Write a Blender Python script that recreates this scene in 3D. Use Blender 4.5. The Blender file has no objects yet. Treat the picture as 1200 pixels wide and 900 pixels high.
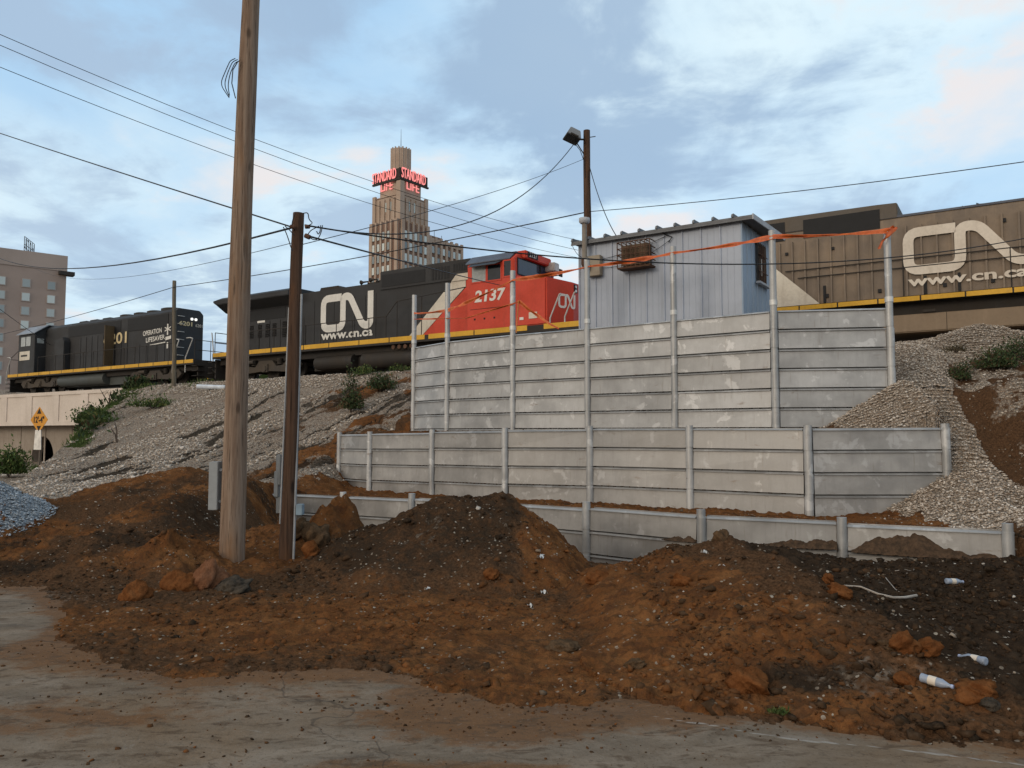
import bpy, bmesh, math, random
import numpy as np
from mathutils import Vector, Matrix
random.seed(7); rng = np.random.default_rng(7)
S = bpy.context.scene; COL = S.collection
PI = math.pi

# ------------------------------------------------------------------ camera and plan of the place
FPX, PITCH, EYE = 900.0, math.radians(3.6), 1.7        # focal length in 1200 px units, tilt, eye height
TH = 0.5785                                            # heading of the railway
U = np.array([math.cos(TH), -math.sin(TH)])            # along the track (towards the right)
N = np.array([math.sin(TH), math.cos(TH)])             # across the track (away from the street)
SILL = np.array([-14.7725, 37.7007])                   # a point on the near edge of the walkways
TRK = SILL + 1.5 * N
RAIL = 4.15

def ray(px, py):
    c, s = math.cos(PITCH), math.sin(PITCH)
    a, b = (px - 600) / FPX, (450 - py) / FPX
    return Vector((a, c - b * s, s + b * c))
def at(px, py, Y):
    d = ray(px, py); k = Y / d.y
    return Vector((d.x * k, Y, EYE + d.z * k))

# ------------------------------------------------------------------ object helpers
def link(o, parent=None):
    COL.objects.link(o)
    if parent is not None: o.parent = parent
    return o
def tag(o, label=None, cat=None, group=None, kind=None):
    if label: o['label'] = label
    if cat: o['category'] = cat
    if group: o['group'] = group
    if kind: o['kind'] = kind
    return o
def empty(name, loc=(0, 0, 0), rz=0, label=None, cat=None, group=None):
    o = bpy.data.objects.new(name, None); link(o)
    o.location = loc; o.rotation_euler = (0, 0, rz); o.empty_display_size = .3
    return tag(o, label, cat, group)

class MB:
    """collects shapes, then links them as ONE mesh object"""
    def __init__(s, off=(0, 0, 0)):
        s.v = []; s.f = []; s.off = Vector(off); s.sm = []
    def add(s, vs, fs, smooth=False):
        b = len(s.v)
        s.v += [tuple(Vector(v) + s.off) for v in vs]
        s.f += [tuple(b + i for i in f) for f in fs]
        s.sm += [smooth] * len(fs)
        return s
    def box(s, a, b):
        x0, y0, z0 = [min(p, q) for p, q in zip(a, b)]; x1, y1, z1 = [max(p, q) for p, q in zip(a, b)]
        return s.add([(x0,y0,z0),(x1,y0,z0),(x1,y1,z0),(x0,y1,z0),(x0,y0,z1),(x1,y0,z1),(x1,y1,z1),(x0,y1,z1)],
                     [(0,3,2,1),(4,5,6,7),(0,1,5,4),(1,2,6,5),(2,3,7,6),(3,0,4,7)])
    def prism(s, poly, axis, a, b):
        """poly in the two other axes (order x,y,z with axis removed)"""
        n = len(poly)
        def mk(p, w):
            q = list(p); q.insert('xyz'.index(axis), w); return q
        vs = [mk(p, a) for p in poly] + [mk(p, b) for p in poly]
        fs = [tuple(range(n)), tuple(reversed(range(n, 2 * n)))] + [((i + 1) % n, i, n + i, n + (i + 1) % n) for i in range(n)]
        return s.add(vs, fs)
    def tube(s, pts, r, n=8, cap=True):
        pts = [Vector(p) for p in pts]; rs = r if isinstance(r, (list, tuple)) else [r] * len(pts)
        vs = []; fs = []; ref = None
        for i, p in enumerate(pts):
            d = (pts[min(i + 1, len(pts) - 1)] - pts[max(i - 1, 0)]).normalized()
            if ref is None: ref = Vector((0, 0, 1)) if abs(d.z) < .9 else Vector((1, 0, 0))
            e1 = d.cross(ref).normalized(); e2 = e1.cross(d).normalized(); ref = e2
            for k in range(n):
                a = 2 * PI * k / n
                vs.append(p + rs[i] * (math.cos(a) * e1 + math.sin(a) * e2))
        for i in range(len(pts) - 1):
            for k in range(n):
                fs.append((i*n+k, i*n+(k+1)%n, (i+1)*n+(k+1)%n, (i+1)*n+k))
        s.add(vs, fs, True)
        if cap:
            s.add(vs[:n], [tuple(reversed(range(n)))]); s.add(vs[-n:], [tuple(range(n))])
        return s
    def cyl(s, a, b, r, n=20): return s.tube([a, b], r, n)
    def build(s, name, mat, parent=None, bevel=0, seg=2):
        me = bpy.data.meshes.new(name); me.from_pydata(s.v, [], s.f)
        me.polygons.foreach_set('use_smooth', s.sm)
        bm = bmesh.new(); bm.from_mesh(me); bmesh.ops.recalc_face_normals(bm, faces=bm.faces)
        if bevel:
            eds = [e for e in bm.edges if len(e.link_faces) == 2 and e.calc_face_angle(0) > .5]
            bmesh.ops.bevel(bm, geom=eds, offset=bevel, segments=seg, affect='EDGES', clamp_overlap=True)
        bm.to_mesh(me); bm.free()
        o = bpy.data.objects.new(name, me); link(o, parent)
        if mat: me.materials.append(mat)
        return o

# ------------------------------------------------------------------ material helpers
class NT:
    def __init__(s, name):
        s.m = bpy.data.materials.new(name); s.m.use_nodes = True
        s.t = s.m.node_tree; s.b = s.t.nodes['Principled BSDF']
        s.geo = s.n('ShaderNodeNewGeometry'); s.tc = s.n('ShaderNodeTexCoord')
    def n(s, ty, **k):
        o = s.t.nodes.new(ty)
        for a, v in k.items(): setattr(o, a, v)
        return o
    def put(s, sock, v):
        if isinstance(v, bpy.types.NodeSocket): s.t.links.new(v, sock)
        elif v is not None:
            if hasattr(sock, 'default_value') and isinstance(v, (tuple, list)) and len(v) == 3 and sock.type == 'RGBA': v = (*v, 1)
            sock.default_value = v
    def obj(s): return s.tc.outputs['Object']
    def scale(s, vec, sc):
        m = s.n('ShaderNodeMapping'); s.put(m.inputs['Vector'], vec); m.inputs['Scale'].default_value = sc; return m.outputs[0]
    def noise(s, vec, scale, detail=4, rough=.55, dist=0):
        o = s.n('ShaderNodeTexNoise'); s.put(o.inputs['Vector'], vec)
        o.inputs['Scale'].default_value = scale; o.inputs['Detail'].default_value = detail
        o.inputs['Roughness'].default_value = rough; o.inputs['Distortion'].default_value = dist
        return o.outputs['Fac']
    def voro(s, vec, scale, out='Color', feature='F1', rnd=1):
        o = s.n('ShaderNodeTexVoronoi', feature=feature); s.put(o.inputs['Vector'], vec); o.inputs['Scale'].default_value = scale
        o.inputs['Randomness'].default_value = rnd
        return o.outputs[out]
    def math(s, op, a, b=0, clamp=False):
        o = s.n('ShaderNodeMath', operation=op, use_clamp=clamp); s.put(o.inputs[0], a); s.put(o.inputs[1], b); return o.outputs[0]
    def ss(s, v, lo, hi, a=0, b=1):
        o = s.n('ShaderNodeMapRange', interpolation_type='SMOOTHSTEP'); s.put(o.inputs[0], v)
        for i, x in enumerate((lo, hi, a, b)): o.inputs[i + 1].default_value = x
        return o.outputs[0]
    def mix(s, f, a, b, mode='MIX'):
        o = s.n('ShaderNodeMix', data_type='RGBA', blend_type=mode); s.put(o.inputs[0], f); s.put(o.inputs[6], a); s.put(o.inputs[7], b)
        return o.outputs[2]
    def attr(s, name, out='Fac'):
        return s.n('ShaderNodeAttribute', attribute_name=name).outputs[out]
    def bump(s, h, strength=.5, dist=.02):
        o = s.n('ShaderNodeBump'); s.put(o.inputs['Height'], h); o.inputs['Strength'].default_value = strength; o.inputs['Distance'].default_value = dist
        s.put(s.b.inputs['Normal'], o.outputs[0]); return o
    def out(s, col=None, rough=None, metal=None, spec=None):
        if col is not None: s.put(s.b.inputs['Base Color'], col)
        if rough is not None: s.put(s.b.inputs['Roughness'], rough)
        if metal is not None: s.put(s.b.inputs['Metallic'], metal)
        if spec is not None: s.put(s.b.inputs['Specular IOR Level'], spec)
        return s.m

def paint(name, c, dirt=(.12, .09, .06), amt=.35, rough=.5, sc=.8, metal=0, spec=.4, streak=True, bump=.15):
    """weathered paint: grime patches, vertical runs, small scuffs"""
    t = NT(name); p = t.obj()
    a = t.noise(p, sc, 6, .6); b = t.noise(t.scale(p, (4, 4, .35)), 1.6, 5, .6)
    f = t.math('MULTIPLY', t.ss(a, .35, .75), amt)
    if streak: f = t.math('ADD', f, t.math('MULTIPLY', t.ss(b, .5, .8), amt * .8), True)
    col = t.mix(f, c, dirt)
    g = t.noise(p, 14, 4, .6)
    col = t.mix(t.math('MULTIPLY', t.ss(g, .3, .7), .18), col, tuple(min(1, x * 1.5 + .01) for x in c))
    t.bump(t.noise(p, 3, 3), bump, .02)
    return t.out(col, t.ss(a, .3, .8, rough, min(1, rough + .3)), metal, spec)

def flat(name, c, rough=.6, metal=0, emit=None, es=1):
    t = NT(name); p = t.obj(); a = t.noise(p, 5, 4)
    col = t.mix(t.ss(a, .3, .7), tuple(x * .82 for x in c), tuple(min(1, x * 1.15) for x in c))
    if emit:
        t.put(t.b.inputs['Emission Color'], emit); t.b.inputs['Emission Strength'].default_value = es
    return t.out(col, rough, metal, .4)

M = {}
M['loco_black'] = paint('loco black', (.017, .0175, .019), (.06, .05, .042), .25, .55)
M['loco_dust'] = paint('loco dusty brown', (.160, .125, .095), (.30, .23, .165), .75, .7, 1.3)
M['loco_dustroof'] = paint('loco dusty roof', (.10, .085, .07), (.14, .11, .08), .5, .7, 1.1)
M['loco_red'] = paint('loco red', (.52, .042, .015), (.20, .05, .03), .30, .5)
M['cream'] = paint('stripe cream', (.60, .55, .46), (.28, .22, .16), .45, .6)
M['white_mark'] = paint('white lettering', (.66, .64, .59), (.35, .30, .25), .25, .6)
M['mark2'] = paint('dusty white lettering', (.62, .55, .46), (.32, .25, .18), .35, .6)
M['gold_mark'] = paint('gold lettering', (.60, .48, .27), (.3, .22, .12), .25, .6)
M['yellow'] = paint('yellow stripe', (.62, .34, .02), (.22, .13, .04), .35, .5)
M['black'] = flat('matt black', (.008, .008, .009), .7)
M['dark_iron'] = paint('dark iron', (.022, .019, .017), (.06, .045, .03), .5, .7)
M['truck_iron'] = paint('truck iron', (.045, .037, .030), (.10, .075, .05), .5, .75)
M['tank_tan'] = paint('tank tan', (.20, .145, .095), (.30, .23, .16), .5, .7, 1.2)
M['grille'] = None
M['glass'] = flat('dark glass', (.014, .018, .024), .1)
M['glass_blue'] = flat('windshield glass', (.016, .026, .055), .08)
M['glass_pale'] = flat('pale glass', (.32, .34, .33), .15)
M['rail_grey'] = flat('grab iron grey', (.45, .43, .40), .5)
M['roof_blue'] = paint('cab roof grey blue', (.075, .085, .11), (.05, .05, .06), .4, .5)
M['rust'] = paint('rusty iron', (.10, .048, .026), (.04, .024, .018), .6, .8, 3)
t = NT('louvre'); w = t.n('ShaderNodeTexWave', wave_type='BANDS', bands_direction='Z'); t.put(w.inputs['Vector'], t.obj()); w.inputs['Scale'].default_value = 4
t.bump(w.outputs['Fac'], .8, .03); M['grille'] = t.out(t.mix(w.outputs['Fac'], (.006, .006, .006), (.022, .020, .019)), .7, 0, .2)

# ------------------------------------------------------------------ lie of the land
def vnoise(x, y, seed=0):
    xi = np.floor(x).astype(np.int64); yi = np.floor(y).astype(np.int64)
    fx = x - xi; fy = y - yi
    fx = fx*fx*fx*(fx*(fx*6-15)+10); fy = fy*fy*fy*(fy*(fy*6-15)+10)
    def h(a, b):
        k = (a * 374761393 + b * 668265263 + seed * 1442695041) & 0xFFFFFFFF
        k = ((k ^ (k >> 13)) * 1274126177) & 0xFFFFFFFF
        k = ((k ^ (k >> 16)) * 2246822519) & 0xFFFFFFFF
        return ((k ^ (k >> 15)) & 0xFFFF) / 65535.0
    return (h(xi,yi)*(1-fx)+h(xi+1,yi)*fx)*(1-fy) + (h(xi,yi+1)*(1-fx)+h(xi+1,yi+1)*fx)*fy
def fbm(x, y, sc, octv=4, seed=0, gain=.5):
    a = 1; s = 0; tot = 0
    for o in range(octv):
        s = s + a * (vnoise(x*sc + 17.3*o, y*sc - 9.1*o, seed + o) - .5); tot += a; a *= gain; sc *= 2.03
    return s / tot * 2
def sst(v, a, b):
    t = np.clip((v - a) / (b - a), 0, 1); return t*t*(3 - 2*t)

# retaining walls: plan points of the posts and the height of the top edge at each
UP = [(-2.70,21.3),(-1.66,19.95),(.04,18.5),(1.73,17.35),(3.43,16.1),(5.10,14.85),(7.17,14.5)]
MID = [(-4.47,20.1),(-3.48,19.0),(-1.81,17.7),(-.13,16.4),(1.58,15.5),(3.33,14.4),(5.09,13.25),(7.33,13.05)]
LOW = [(-5.40,17.0),(-3.47,16.0),(-1.92,15.0),(-.33,14.2),(1.26,12.9),(2.84,11.6),(4.68,11.0),(6.45,10.1)]
UPZ = [4.07]*7
MIDZ = [1.65,1.67,1.72,1.75,1.78,1.78,1.77,1.80]
LOWZ = [.37,.38,.43,.41,.455,.46,.41,.43]
def wy(P, X):
    xs = [p[0] for p in P]; ys = [p[1] for p in P]
    y = np.interp(X, xs, ys)
    y = np.where(X < xs[0], ys[0] + (X - xs[0]) * (ys[1]-ys[0])/(xs[1]-xs[0]), y)
    return np.where(X > xs[-1], ys[-1] + (X - xs[-1]) * -.35, y)

def tl(X, Y):
    dx, dy = X - SILL[0], Y - SILL[1]
    return dx*U[0] + dy*U[1], -(dx*N[0] + dy*N[1])     # along the track, distance in front of it
def nat(X, Y):
    t, d = tl(X, Y)
    z = np.interp(d, [-30, -22, -8, -5, 1.7, 2.4, 5.5, 8.0, 10.0, 12.0, 14.5, 17], [4.0, 5.8, 5.7, 4.0, 4.0, 3.75, 2.45, 1.45, .85, .42, .12, 0])
    te = np.interp(d, [0, 2, 6.4, 11, 14], [-5.2, -3.8, .5, 6.7, 11.0])     # the slope ends at a side street under the bridge
    z = np.where((t < te) & (d > -8), np.maximum(z - (te - t) * .75, -.15), z)
    return z
RBY = [10, 11, 12, 13, 14, 15, 16, 17.7, 19]; RBX = [6.6, 6.95, 7.65, 8.0, 8.15, 8.5, 9.2, 9.9, 10.2]   # right hand edge of the poured stone
def hbase(X, Y):
    """ground without the loose heaps"""
    X = np.asarray(X, float); Y = np.asarray(Y, float)
    n0 = nat(X, Y); t, d = tl(X, Y)
    z = n0.copy()
    # soil bank dug out at the foot of the gravel slope
    r = np.sqrt(((X + 6.5) / 4.6)**2 + ((Y - 15.2) / 5.2)**2)
    bank = 1.0 * (1 - r) + .10 * fbm(X, Y, .9, 3, 5)
    z = np.maximum(z, np.where(r < 1.15, bank, -9))
    yu, ym, yl = wy(UP, X), wy(MID, X), wy(LOW, X)
    # street level in front of the lowest wall, dipping to the wall foot
    dw = yl - Y
    front = -.55 * (1 - sst(dw, .2, 3.2)) * sst(X, -6.5, -4.6)
    mk = sst(X, -5.6, -4.4) * (1 - sst(X, 6.35, 7.0))
    z = np.where(Y < yl + .13, z * (1 - mk) + front * mk, z)
    z = np.where(Y < 9.2, np.minimum(z, .02 + .45 * sst(X, 6.0, 8.5)), z)
    # terrace between the lowest and the middle wall
    g = np.clip((Y - yl) / np.maximum(ym - yl, .3), 0, 1)
    m3 = sst(X, -5.1, -3.9) * (1 - sst(X, 5.6, 7.2))
    z = np.where((Y >= yl + .13) & (Y < ym + .13), z * (1 - m3) + (.36 - .07 * g + .05 * fbm(X, Y, 1.5, 3, 8)) * m3, z)
    # terrace between the middle and the upper wall
    m2 = sst(X, -4.5, -3.0) * (1 - sst(X, 5.7, 7.0))
    z = np.where((Y >= ym + .13) & (Y < yu + .13), z * (1 - m2) + 1.70 * m2, z)
    # fill behind the upper wall
    m1 = sst(X, -2.75, -1.2) * (1 - sst(X, 6.3, 7.25))
    z = np.where((Y >= yu + .13) & (d > 1.7), z * (1 - m1) + 3.93 * m1, z)
    # crushed stone poured down past the ends of the walls on the right
    bx = np.interp(Y, RBY, RBX)
    sp = np.exp(-((X - bx + .75) / .62)**2) * sst(Y, 10.2, 11.2) * (1 - sst(Y, 17.5, 19.5))
    z = z + .52 * sp
    z = np.where((Y < yu + .13) & (Y > ym + .13), np.maximum(z, 2.62 - .62*np.maximum(7.25 - X, 0) - .55*np.maximum(yu - .35 - Y, 0) + .04*fbm(X, Y, 3, 3, 9)), z)
    cap = .98 - .58*np.maximum(7.33 - X, 0) - .12*np.maximum(ym - Y, 0)
    z = np.where((Y < ym + .13) & (Y > yl + .13) & (X > 5.0) & (X < 7.36), np.minimum(z, np.maximum(cap, .33)), z)
    dE = np.sqrt((X - 7.30)**2 + (np.minimum(Y, 99) - 12.95)**2)
    z = np.where((X >= 7.36) & (Y > yl + .13), np.minimum(z, np.maximum(.90 + .62*np.maximum(X - 7.3, 0) + .95*np.maximum(Y - 12.95, 0) - .22*np.maximum(12.95 - Y, 0), .38)), z)
    # small pile by the rails, gully beside the stone
    z = z + .34 * np.exp(-((X - 11.3) / .8)**2 - ((Y - 18.5) / .7)**2)
    gx = bx + .25
    z = z - .20 * np.exp(-((X - gx) / .28)**2) * sst(Y, 10.6, 11.6) * (1 - sst(Y, 15.5, 17))
    # orange spoil round the two near poles
    z = z + .34 * np.exp(-((X + 4.25) / .62)**2 - ((Y - 9.75) / .55)**2) * (1 + .8 * fbm(X, Y, 3, 4, 3))
    z = z + .16 * np.exp(-((X + 5.1) / .5)**2 - ((Y - 9.2) / .35)**2)
    z = z + .56 * np.exp(-((X + 2.52) / .42)**2 - ((Y - 11.2) / .55)**2) * (1 + .7*fbm(X, Y, 3.5, 4, 13))
    z = z + .32 * np.exp(-((X + 3.5) / .8)**2 - ((Y - 11.6) / .9)**2)
    return z

def hit(px, py):
    d = ray(px, py); k = np.arange(3.0, 90, .04); X = d.x*k; Y = d.y*k; Z = EYE + d.z*k
    s = np.nonzero(Z < hbase(X, Y))[0]
    i = s[0] if len(s) else len(k) - 1
    return float(X[i]), float(Y[i])
def plan(pix): return np.array([hit(*p) for p in pix])
def inside(poly, X, Y):
    r = np.zeros(X.shape, bool); n = len(poly)
    for i in range(n):
        x0, y0 = poly[i]; x1, y1 = poly[(i+1) % n]
        if y0 == y1: continue
        c = ((Y < y0) != (Y < y1)) & (X < (x1-x0)*(Y-y0)/(y1-y0) + x0)
        r ^= c
    return r

# --- plan outlines of the soils (as read from the photograph, then fixed to the ground)
ROAD = np.array([(-30,9.0),(-6.4,8.9),(-5.2,8.5),(-4.3,7.5),(-3.7,6.4),(-3.0,5.9),(-2.3,5.45),(-1.6,5.6),(-.95,5.68),(-.25,5.1),(.1,4.95),(.77,4.98),(1.6,4.6),(2.8,4.2),(6,3.2),(14,.5),(14,-6),(-30,-6)])
R_GRAVEL = plan([(1060,398),(1104,404),(1118,430),(1108,455),(1127,490),(1150,508),(1172,548),(1160,588),(1135,612),(1045,614),(1050,596),(1100,562),(1000,520)])
L_DIRT = np.array([(-8.2,12.6),(-8.1,14.2),(-7.6,16.2),(-6.9,16.9),(-6.0,16.6),(-5.2,17.4),(-4.7,18.6),(-4.4,20.2),(-4.0,21.6),(-3.2,22.6),(-2.9,23.5),(-2.4,21.2),(7.2,14.6),(7,10.0),(20,8),(20,-2),(-30,-2),(-30,11.6),(-9,11.6)])

def masks(X, Y, Z):
    t, d = tl(X, Y)
    w1 = fbm(X, Y, .7, 4, 21); w2 = fbm(X, Y, 2.6, 4, 31)
    xj, yj = X + .22*w2, Y + .22*fbm(X, Y, 2.6, 4, 41)
    dirt = inside(L_DIRT, X + .5*w2, Y + .5*w1)
    gr = (~dirt) & (Y > 11.5) & (X < 0)
    rg = (((X + .12*w2 < np.interp(yj, RBY, RBX)) & (X > 6.35 + .3*w2) & (Y > 10.3) & (Y < 18.5)) | ((X > 5.9 + .3*w2) & (X < 7.9) & (Y > wy(LOW, X)+.1) & (Z > .42 + .08*w2)))
    rg &= (Y > wy(LOW, X) + .1)
    pile = ((X - 11.2)/1.5)**2 + ((Y - 18.2)/1.1)**2 < 1 + .4*w2
    rough = (X > 8.4) & (Y > 10)                              # stony brown bank on the right
    gravel = np.where(gr | rg | pile, 1.0, 0.0)
    gravel = np.where(rough & (gravel == 0), .52 + .7*w2, gravel)
    gravel = np.where(d < 2.2, np.maximum(gravel, .85), gravel)
    # brown washes and dark rills running down the gravel slope
    rl = np.abs(fbm(t*.75 + .25*w2, d*.10, 1.0, 3, 51)); rl2 = np.abs(fbm(t*1.6 + .3*w2, d*.16, 1.0, 3, 57))
    rill = (1 - sst(rl, .02, .085)) * sst(fbm(t, d, .45, 3, 61), -.12, .12) + (1 - sst(rl2, .02, .07)) * sst(fbm(t, d, .4, 3, 66), .0, .22)
    rill = np.clip(rill, 0, 1) * gr * (d > 2.8) * (d < 13)
    wash = gr * sst(X, -8.5, -3.4) * sst(w1 + .35*w2, -.25, .3)
    band = gr * sst(np.abs(fbm(t*.42 + .3*w2, d*.07, 1.0, 3, 55)), .16, .30) * sst(d, 2.5, 4)
    gravel = np.clip(gravel - .72*wash - .42*band, 0, 1)
    # orange clay against brown and near-black soil
    clay = sst(fbm(X, Y, .55, 3, 71) + .45*w2, -.25, .45)
    clay = clay * (1 - sst(X, 1.0, 3.2)*.75) * np.where(Y > 10.4, 1 - .85*sst(X, 7.0, 8.0), 1)
    clay = np.maximum(clay, np.exp(-((X + 4.2)/1.7)**2 - ((Y - 10.0)/1.1)**2))
    clay = np.maximum(clay, .9*np.exp(-((X + 2.9)/1.0)**2 - ((Y - 11.2)/.9)**2))
    clay = np.maximum(clay, 1.0*np.exp(-((X + 7.2)/1.5)**2 - ((Y - 15.0)/2.0)**2))
    clay = np.maximum(clay, .9*np.exp(-((X + 4.6)/.9)**2 - ((Y - 19.0)/1.6)**2))
    clay = np.maximum(clay, .85*((Y > wy(LOW, X)) & (Y < wy(MID, X) + .2) & (X > -5) & (X < 6.5)))
    clay = np.maximum(clay, 1.0*np.exp(-((X + 1.3)/2.6)**2 - ((Y - 7.1)/1.3)**2)); clay = np.maximum(clay, .8*np.exp(-((X + 4.6)/2.2)**2 - ((Y - 7.0)/.9)**2))
    clay = np.maximum(clay, .75*np.exp(-((X - .6)/.9)**2 - ((Y - 8.8)/.7)**2))
    dark = .6*sst(fbm(X, Y, .8, 4, 81) + .5*w2, .15, .6)*sst(Y, 8, 9.5)
    dark = np.maximum(dark, sst(X + .35*w1, 2.6, 3.3) * sst(Y + .3*w2 - (7.6 - .55*X), -.3, .6) * (1 - sst(X, 9, 12)) * (1 - sst(Y, 9.6, 10.4)))
    dark = np.maximum(dark, .95*np.exp(-((X + 7.0)/1.9)**2 - ((Y - 9.7)/.75)**2))
    dark = np.maximum(dark, .8*np.exp(-((X + 5.0)/1.4)**2 - ((Y - 12.8)/1.3)**2))
    dark = np.maximum(dark, rill)
    dark = np.where(gr | rg, rill, dark); dark = np.where((X > 8) & (Y > 10.4), dark*.25, dark)
    pale = np.exp(-((X + 5.6)/1.7)**2 - ((Y - 8.0)/.7)**2)*.6
    strip = np.maximum(.95*np.exp(-((X + .75)/.6)**4 - ((Y - 5.92 - .1*w1)/.17)**2), .9*np.exp(-((X + 2.4)/.9)**4 - ((Y - 5.85 - .1*w1)/.16)**2)); strip = strip*.0; clay = clay*(1 - strip); dark = dark*(1 - strip)
    grass = gr * np.maximum(np.exp(-((t - np.interp(d, [0, 2, 6.4, 11, 14], [-5.2, -3.8, .5, 6.7, 11.0]) - .6)/1.3)**2) * (d < 9) * sst(w1, -.25, .1), sst(w1, .25, .45)*(d < 6)*.7*(t < 2))
    conc = inside(ROAD, X + .10*w2 + .05*fbm(X, Y, 9, 2, 91), Y + .12*w2 + .07*fbm(X, Y, 9, 2, 92))
    return gravel, np.clip(clay, 0, 1), np.clip(dark, 0, 1), np.clip(pale, 0, 1), np.clip(grass, 0, 1), conc, rill

# --- heaps
BX = [.5,.86,1.34,1.72,2.1,2.4,2.87,3.25,3.8,4.78,5.6,7.0,8.0]; BZ = [-.12,.13,.22,.38,.46,.50,.43,.34,.25,.24,.28,.30,.05]
def heap_centre(X, Y):
    w = fbm(X, Y, 1.3, 4, 101)
    dx = np.where(X < -.5, np.maximum(-.85 - X, 0)/1.95, np.maximum(X + .12, 0)/1.18)
    dy = np.where(Y < 10.4, (10.4 - Y)/2.1, (Y - 10.4)/1.3)
    r = np.sqrt(dx**2 + np.maximum(np.abs(dy) - .04, 0)**2)
    return .84*(1 - r**1.15) + .10*w*(r < 1.3) + .045*fbm(X, Y, 5, 3, 111)
def heap_side(X, Y):
    w = fbm(X, Y, 1.1, 4, 121)
    zc = np.interp(X, BX, BZ)
    ye = np.interp(X, [.5,.77,1.6,2.8,6,9], [5.6,5.05,4.7,4.28,3.6,3.2]) + .12*w
    s = np.clip((8.5 - Y) / (8.5 - ye), 0, 1.3); b = np.maximum(Y - 8.5, 0)/1.5
    h = zc*(1 - s**2.0) - .45*b**1.2 + .10*w*(1-s) + .04*fbm(X, Y, 5, 3, 131)
    h = np.where(s >= 1.0, -.2, h + .05*(s < 1))
    return np.where((X < .5) | (X > 8.2), -9, h)
def heap_gravel(X, Y):
    r = np.sqrt((X + 8.6)**2 + (Y - 12.3)**2)
    return 1.15 - r*.58 + .03*fbm(X, Y, 4, 3, 141)

def finebumps(X, Y, gravel, conc):
    soil = .04*fbm(X, Y, 2.2, 4, 151) + .055*np.abs(fbm(X, Y, 3.3, 3, 161)) + .05*np.abs(fbm(X, Y, 8, 3, 165)) + .028*np.maximum(fbm(X, Y, 17, 2, 171), 0) - .03
    flatm = 1 - .35*((Y < 9.2) & (X < 1))
    stone = .02*fbm(X, Y, 9, 2, 181) + .05*fbm(X, Y, 1.0, 3, 191)
    z = np.where(gravel > .6, stone, soil*flatm)
    return np.where(conc, .004*fbm(X, Y, 1.5, 3, 201) - .004, z)

# --- one polar sheet of ground, near cells small
a0, a1, NA = -math.radians(45), math.radians(45), 820
rs = [2.4]
while rs[-1] < 62: rs.append(rs[-1] * 1.0040)
while rs[-1] < 3000: rs.append(rs[-1] * 1.12)
rs = np.array(rs); an = np.linspace(a0, a1, NA)
AA, RR = np.meshgrid(an, rs); GX = (np.sin(AA)*RR).ravel(); GY = (np.cos(AA)*RR).ravel()
GZ0 = hbase(GX, GY)
g_gravel, g_clay, g_dark, g_pale, g_grass, g_conc, g_rill = masks(GX, GY, GZ0)
near = RR.ravel() < 62
GZ = GZ0 + np.where(near, finebumps(GX, GY, g_gravel, g_conc), 0) - .07*g_rill
hc, hs, hg = heap_centre(GX, GY), heap_side(GX, GY), heap_gravel(GX, GY)
nR = len(rs); I = np.arange(nR*NA).reshape(nR, NA)
QUADS = np.stack([I[:-1,:-1], I[:-1,1:], I[1:,1:], I[1:,:-1]], -1).reshape(-1, 4)

def sheet(name, fm, Z, attrs, mat, parent=None):
    q = QUADS[fm]; used, inv = np.unique(q, return_inverse=True); q = inv.reshape(-1, 4)
    me = bpy.data.meshes.new(name); nv, nf = len(used), len(q)
    me.vertices.add(nv); me.vertices.foreach_set('co', np.stack([GX[used], GY[used], Z[used]], -1).astype(np.float32).ravel())
    me.loops.add(nf*4); me.loops.foreach_set('vertex_index', q.ravel().astype(np.int32))
    me.polygons.add(nf); me.polygons.foreach_set('loop_start', (np.arange(nf)*4).astype(np.int32))
    me.polygons.foreach_set('use_smooth', np.ones(nf, bool))
    me.update(calc_edges=True)
    for k, v in attrs.items():
        a = me.attributes.new(k, 'FLOAT', 'POINT'); a.data.foreach_set('value', v[used].astype(np.float32))
    me.materials.append(mat)
    return link(bpy.data.objects.new(name, me), parent)

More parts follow.
